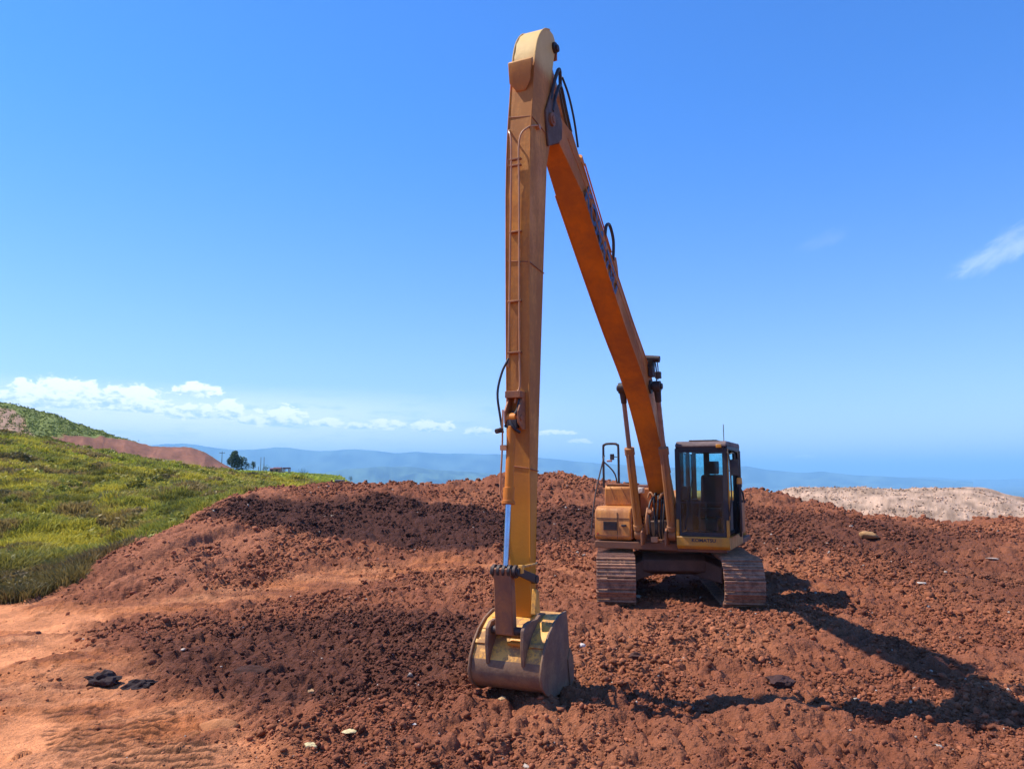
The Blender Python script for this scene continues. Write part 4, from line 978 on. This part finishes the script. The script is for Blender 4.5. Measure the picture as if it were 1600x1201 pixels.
for s in (-1, 1): bar(sl, Pn, Vector((7.97, 0, 1.24)), s * .165 - .014, s * .165 + .014, .045, .05)
sl.cyl((7.97, -.19, 1.24), (7.97, .19, 1.24), .05)
up(sl, 'side_link', M_DARK, bevel=.006)
yl = MB(); yl.tube([Pn + Vector((.02, .16, .03)), Pn + Vector((-.14, .19, .05)), Vector((8.0, .19, 1.42))], .016, 6, 3); yl.box(8.40, 8.46, .15, .20, 1.36, 1.45); up(yl, 'guard_bar', M_BKT, bevel=.004)
tp = MB(); tp.cyl(T - Vector((0, .22, 0)), T + Vector((0, .22, 0)), .05); tp.cyl(K - Vector((0, .2, 0)), K + Vector((0, .2, 0)), .045); up(tp, 'bucket_pin', M_DARK, bevel=.004)

# --- bucket: curved shell, side plates, ears, teeth
HB = .42
OUT = [(7.72, .84), (7.90, .82), (8.08, .77), (8.25, .66), (8.38, .53), (8.46, .40), (8.49, .27), (8.45, .16), (8.33, .075), (8.16, .02), (7.95, .0), (7.74, .005), (7.58, .03)]
INN = [(x - dx_, z + dz_) for (x, z), (dx_, dz_) in zip(OUT, [(0, -.03), (0, -.03), (.01, -.03), (.025, -.025), (.03, -.015), (.03, 0), (.03, 0), (.025, .02), (.01, .03), (0, .03), (0, .03), (0, .03), (0, .03)])]
bk_ = MB()
n = len(OUT)
vs = [(x, -HB, z) for x, z in OUT] + [(x, HB, z) for x, z in OUT] + [(x, -HB, z) for x, z in INN] + [(x, HB, z) for x, z in INN]
fs = []
for i in range(n - 1):
    fs += [(i, i + 1, n + i + 1, n + i), (2 * n + i, 3 * n + i, 3 * n + i + 1, 2 * n + i + 1), (i, 2 * n + i, 2 * n + i + 1, i + 1), (n + i, n + i + 1, 3 * n + i + 1, 3 * n + i)]
fs += [(0, n, 3 * n, 2 * n), (n - 1, 3 * n - 1, 4 * n - 1, 2 * n - 1)]
bk_.add(vs, fs)
bko = bk_.build('bucket', M_BKT, exc, rot=UP, bevel=.004)
bko.data.materials.append(M_WORN)
for p in bko.data.polygons:
    c_ = p.center
    if c_.z < .36 or c_.x < 7.75: p.material_index = 1
spl = [(7.70, .86), (7.90, .85), (8.10, .79), (8.27, .69), (8.41, .55), (8.49, .41), (8.52, .27), (8.48, .15), (8.35, .05), (8.16, -.01), (7.95, -.03), (7.74, -.025), (7.52, .0), (7.50, .12), (7.62, .45), (7.66, .70)]
for s in (-1, 1):
    sd_ = MB(); sd_.prism(spl, s * (HB + .016) - .014, s * (HB + .016) + .014); sd_.prism([(7.48, -.08), (7.62, -.1), (7.70, .3), (7.62, .42), (7.52, .3)], s * (HB + .036) - .01, s * (HB + .036) + .01)
    up(sd_, 'side_plate', M_WORN, bko, bevel=.008)
# raised wear plate across the back and two pressed panels
def onshell(x0, z0, x1, z1, y0, y1, h=.014, low_=-.004):
    wr = MB()
    d = Vector((x1 - x0, 0, z1 - z0)).normalized(); n_ = Vector((-d.z, 0, d.x)); n_ = n_ if n_.x + n_.z > 0 else -n_
    a = Vector((x0, 0, z0)); b = Vector((x1, 0, z1)); pts = [a + n_ * low_, b + n_ * low_, b + n_ * h, a + n_ * h]
    wr.prism([(v.x, v.z) for v in pts], y0, y1); up(wr, 'wear_strip', M_BKT, bko, bevel=.003)
onshell(8.10, .758, 8.22, .68, -HB + .02, -.24, .010); onshell(7.93, .812, 8.04, .782, -HB + .05, -.29, .010); onshell(8.34, .578, 8.37, .543, -HB, -.23, .02); onshell(8.34, .578, 8.37, .543, .25, HB, .02)
ea = MB()
ear = [(7.80, .80), (7.84, .84), (7.95, .86), (8.10, .81), (8.30, .82), (8.42, .81), (8.49, .75), (8.51, .58), (8.48, .36), (8.38, .44), (8.18, .64)]
for s in (-1, 1): ea.prism(ear, s * .215 - .022, s * .215 + .022)
ea.box(8.12, 8.30, -.19, .19, .64, .72)
up(ea, 'bucket_ear', M_WORN, bko, bevel=.008)
hg = MB(); hg.box(8.30, 8.42, .0, .19, .56, .60); up(hg, 'cross_bar', M_ORG, bko, bevel=.01)
ly = MB(); ly.prism([(8.06, .88), (8.10, 1.13), (8.17, 1.16), (8.22, .88)], .20, .26); up(ly, 'ear_guard', M_BKT, bko, bevel=.008)
for k in range(5):
    te = MB(); y_ = -.38 + k * .19; te.prismw([(7.62, -.07), (7.62, .02), (7.42, -.02), (7.34, -.06), (7.42, -.075)], [.05, .05, .045, .03, .045]); 
    vs_ = [(x, y + y_, z) for x, y, z in te.v]; te.v = vs_; up(te, 'tooth', M_WORN, bko, bevel=.004)

# ------------------------------------------------------------------ stones and lumps that stand out
iv3, if3 = ico(3)
def stone(name, px, py, size, flat, c, label, cat='stone', group=None, sink=.25, seed=0, jag=.35, stretch=1.0, ang=0.0):
    r = ray(px, py); t = None
    for Y in np.arange(6.5, 45, .05):
        p = CAM + r * (Y / r[1])
        if p[2] < ground_z(p[0], p[1])[0]: t = p; break
    if t is None: return
    q = np.random.default_rng(seed); v = iv3.copy()
    d = np.zeros(len(v))
    for k in range(14):
        n_ = q.normal(size=3); n_ /= np.linalg.norm(n_); o_ = .55 + .35 * q.random(); h_ = v @ n_
        v -= np.maximum(h_ - o_, 0)[:, None] * n_ * .9
    v *= (1 + jag * (fbm(v[:, 0] * 3 + seed * 7, v[:, 1] * 3 + v[:, 2] * 2.3, 4, seed + 60) - .5))[:, None]
    v = v * [size * stretch, size, size * flat]
    ca, sa = math.cos(ang), math.sin(ang); v = np.stack([v[:, 0] * ca - v[:, 1] * sa, v[:, 0] * sa + v[:, 1] * ca, v[:, 2]], 1)
    C = np.array([c]) * (.75 + .5 * fbm(v[:, 0] / size * 2, v[:, 1] / size * 2 + v[:, 2] / size, 3, seed + 90))[:, None]
    o = mesh_np(name, v, if3, M_CLOD, jag < .3, C); o.location = (t[0], t[1], t[2] + size * flat * (1 - 2 * sink) * .6)
    tag(o, label, cat, group)
    return o
PALE = (.62, .50, .26); WHT = (.60, .52, .45); DKS = (.045, .03, .028)
stone('stone', 485, 1166, .062, .5, PALE, 'pale yellow stone, the nearest of the light stones in the bottom foreground', seed=1, stretch=1.2)
stone('stone', 549, 1143, .062, .38, PALE, 'flat pale yellow stone, just beyond and right of the nearest yellow stone', seed=2, stretch=1.6)
stone('stone', 484, 1082, .065, .6, (.46, .27, .13), 'tan rounded stone on the dark patch of soil left of the bucket', seed=3)
stone('stone', 436, 1128, .032, .6, WHT, 'small white stone left of the two yellow stones', seed=4)
stone('stone', 645, 1132, .030, .5, WHT, 'small bright white stone below and left of the bucket', seed=5, stretch=1.5)
stone('stone', 785, 1092, .05, .6, (.50, .30, .14), 'sandy stone lying in front of the lower edge of the bucket', seed=6)
stone('stone', 908, 1010, .06, .7, WHT, 'whitish stone just right of the bucket side plate', seed=7)
stone('stone', 1440, 912, .075, .55, (.50, .42, .34), 'pale flat stone right of the excavator shadow', seed=8, stretch=1.5)
stone('stone', 1550, 873, .09, .35, (.40, .29, .22), 'wide pale stone lying near the right edge of the mound', seed=9, stretch=2.0)
stone('clay_lump', 160, 1068, .19, .62, DKS, 'dark lump of wet clay on the smooth orange path, left of two', 'clay lump', 'dark clay lumps on the path', seed=10, jag=1.6, stretch=1.25)
stone('clay_lump', 216, 1074, .15, .6, DKS, 'dark lump of wet clay on the smooth orange path, right of two', 'clay lump', 'dark clay lumps on the path', seed=11, jag=1.3, stretch=1.4)
stone('clay_lump', 1222, 1072, .17, .6, (.07, .035, .03), 'large dark soil lump between the two excavator shadows', 'clay lump', seed=12, jag=.8)
stone('clay_lump', 997, 1030, .13, .65, (.08, .038, .03), 'dark soil lump to the right of the bucket', 'clay lump', seed=13, jag=.8)
stone('clay_lump', 395, 1050, .16, .4, (.06, .026, .018), 'dark flattened soil lump on the dark patch left of the bucket', 'clay lump', seed=14, jag=.8, stretch=1.5)
stone('clay_lump', 345, 1134, .20, .30, (.42, .17, .07), 'smooth orange block of pressed soil at the edge of the path', 'soil block', seed=15, jag=.15, stretch=1.1, ang=.3)
stone('stone', 1357, 838, .24, .6, (.38, .21, .09), 'large tan slab of rock tilted on the far slope right of the cab', seed=16, jag=.2, stretch=1.4, ang=-.4)
stone('stone', 60, 990, .05, .7, (.10, .05, .04), 'dark pebble on the smooth orange path at the left edge', seed=17)

# ------------------------------------------------------------------ far field: trees, poles, huts
def tree(px, py, D, h, wd_, label, seed, group=None, name='round_tree', nleaf=2600):
    p = onY(px, py, D); q = np.random.default_rng(seed)
    root = bpy.data.objects.new(name, None); col.objects.link(root); root.location = (p[0], p[1], p[2] - .3); tag(root, label, 'tree', group)
    t_ = MB(); t_.cyl((0, 0, 0), (0.1, 0, h * .35), h * .035, h * .024, 10)
    for k in range(6):
        a = q.random() * 6.28; t_.cyl((0.08, 0, h * .28), (math.cos(a) * wd_ * .33, math.sin(a) * wd_ * .33, h * (.5 + .3 * q.random())), h * .016, h * .006, 6)
    t_.build('trunk', M_BARK, root)
    nb = 16; cc_ = []; 
    for k in range(nb):
        a = q.random() * 6.28; z = q.random(); rr_ = wd_ * .5 * math.sqrt(max(0, 1 - (z * 1.35 - .45) ** 2)) * (.25 + .5 * q.random())
        cc_.append((math.cos(a) * rr_, math.sin(a) * rr_, h * (.16 + .70 * z), wd_ * (.17 + .12 * q.random()) * (1.15 - .5 * z)))
    cc_ = np.array(cc_); pick = q.integers(0, nb, nleaf); dv = q.normal(size=(nleaf, 3)); dv /= np.linalg.norm(dv, axis=1, keepdims=True)
    P0 = cc_[pick, :3] + dv * cc_[pick, 3:4] * (.6 + .5 * q.random((nleaf, 1)))
    a1 = q.normal(size=(nleaf, 3)); a1 /= np.linalg.norm(a1, axis=1, keepdims=True); b1 = q.normal(size=(nleaf, 3)); b1 -= a1 * (a1 * b1).sum(1, keepdims=True); b1 /= np.linalg.norm(b1, axis=1, keepdims=True)
    e = h * .035 * (.6 + .8 * q.random((nleaf, 1)))
    P = np.stack([P0 - a1 * e, P0 - b1 * e * .7, P0 + a1 * e, P0 + b1 * e * .7], 1).reshape(-1, 3); F = np.arange(nleaf * 4).reshape(-1, 4)
    C = np.repeat(np.array([[.045, .075, .022]]) * (.6 + .8 * q.random((nleaf, 1))) * (.8 + .5 * (q.random(nb)[pick][:, None])), 4, 0)
    o = mesh_np('crown', P, F, M_LEAF, False, C); o.parent = root
M_BARK = solid('bark', (.10, .07, .05), .9, 0, (.05, .04, .03), .5, 6, .5)
tree(370, 733, 230, 6.0, 5.6, 'round dark green tree standing alone at the end of the field, the tallest there', 31)
tree(388, 731, 235, 1.9, 2.2, 'small bush just right of the round tree', 32, name='bush', nleaf=500)
tree(396, 731, 240, 2.8, 2.0, 'slim young tree, second from the round tree on its right', 33, name='young_tree', nleaf=700)
tree(416, 735, 260, 2.2, 3.6, 'low bush between the thin poles', 34, name='bush', nleaf=600)
tree(472, 739, 250, 1.5, 5.0, 'low wide bush to the right of the huts', 35, name='bush', nleaf=700)
tree(548, 748, 110, .8, .9, 'tiny lone bush past the end of the field', 36, name='bush', nleaf=300)
M_WOOD = solid('weathered_pole', (.20, .16, .13), .8)
def pole(px, py, D, h, label, arm_=False, group='thin poles beyond the field'):
    p = onY(px, py, D); root = bpy.data.objects.new('utility_pole' if arm_ else 'pole', None); col.objects.link(root); root.location = (p[0], p[1], p[2] - .3); tag(root, label, 'pole', group)
    m = MB(); m.cyl((0, 0, 0), (0, 0, h + .3), .11, .075, 8); m.build('shaft', M_WOOD, root)
    if arm_:
        m = MB(); m.box(-.8, .8, -.06, .06, h - .3, h - .15); m.build('crossarm', M_WOOD, root)
        for k in (-.7, 0, .7):
            m = MB(); m.cyl((k, 0, h - .15), (k, 0, h + .02), .05, seg=6); m.build('insulator', M_WOOD, root)
pole(346, 732, 230, 5.2, 'utility pole with a crossarm left of the round tree', True)
pole(407, 735, 240, 4.2, 'thin pole, left one of the two tall poles right of the round tree')
pole(412, 735, 242, 4.3, 'thin pole, right one of the two tall poles right of the round tree')
pole(404, 736, 220, 1.4, 'short white post in front of the two tall poles')
M_WALL1 = solid('orange_wall', (.42, .22, .12), .8); M_ROOF1 = solid('dark_red_roof', (.16, .04, .045), .7); M_PALEW = solid('pale_wall', (.50, .38, .32), .8)
def hut(px, py, D, w_, d_, h, wm, rm, label, posts=False):
    p = onY(px, py, D); root = bpy.data.objects.new('hut', None); col.objects.link(root); root.location = (p[0], p[1], p[2] - .25); tag(root, label, 'hut')
    if posts:
        for sx in (-1, 1):
            for sy in (-1, 1):
                m = MB(); m.box(sx * w_ * .42 - .13, sx * w_ * .42 + .13, sy * d_ * .4 - .1, sy * d_ * .4 + .1, 0, h); m.build('post', wm, root)
        m = MB(); m.box(-w_ * .5, w_ * .5, -d_ * .5, d_ * .5, h, h * 1.4)
        m.build('roof', rm, root, bevel=.05)
    else:
        m = MB(); m.box(-w_ / 2, w_ / 2, -d_ / 2, d_ / 2, 0, h); m.build('wall', wm, root)
        m = MB(); m.add([(-w_ * .55, -d_ * .6, h + .004), (w_ * .55, -d_ * .6, h + .004), (w_ * .55, d_ * .6, h + .004), (-w_ * .55, d_ * .6, h + .004), (-w_ * .55, 0, h * 1.25), (w_ * .55, 0, h * 1.25)], [(0, 1, 2, 3), (0, 1, 5, 4), (3, 2, 5, 4), (0, 4, 3), (1, 2, 5)])
        m.build('roof', rm, root)
        m = MB(); m.box(-.4, .4, -d_ / 2 - .03, -d_ / 2 - .003, 0, h * .75); m.build('door', M_DARK, root)
hut(434, 737, 240, 2.3, 2.4, 1.35, M_WALL1, M_ROOF1, 'low orange walled hut at the far edge of the field')
hut(448, 737, 235, 1.9, 1.8, 1.15, M_PALEW, M_ROOF1, 'open hut with pale posts and a dark red roof, right of the orange hut', True)
hut(425, 737, 245, 1.0, 1.6, 1.2, M_ROOF1, M_ROOF1, 'narrow brown shed left of the orange hut')
hut(531, 752, 95, 1.0, 1.2, .38, M_WALL1, solid('dark_sheet', (.05, .04, .04), .6), 'small dark roofed shed at the right end of the field')

# ------------------------------------------------------------------ haze
hb = MB(); hb.box(-44000, 44000, -44000, 44000, -175, 480)
hm = bpy.data.materials.new('haze'); hm.use_nodes = True; ht = hm.node_tree
for n in list(ht.nodes):
    if n.type == 'BSDF_PRINCIPLED': ht.nodes.remove(n)
pv = ht.nodes.new('ShaderNodeVolumePrincipled'); pv.inputs['Density'].default_value = 1.55e-4; pv.inputs['Color'].default_value = (.36, .70, 1, 1); pv.inputs['Anisotropy'].default_value = 0
ht.links.new(pv.outputs[0], ht.nodes['Material Output'].inputs['Volume'])
ho = hb.build('haze', hm); tag(ho, kind='stuff')
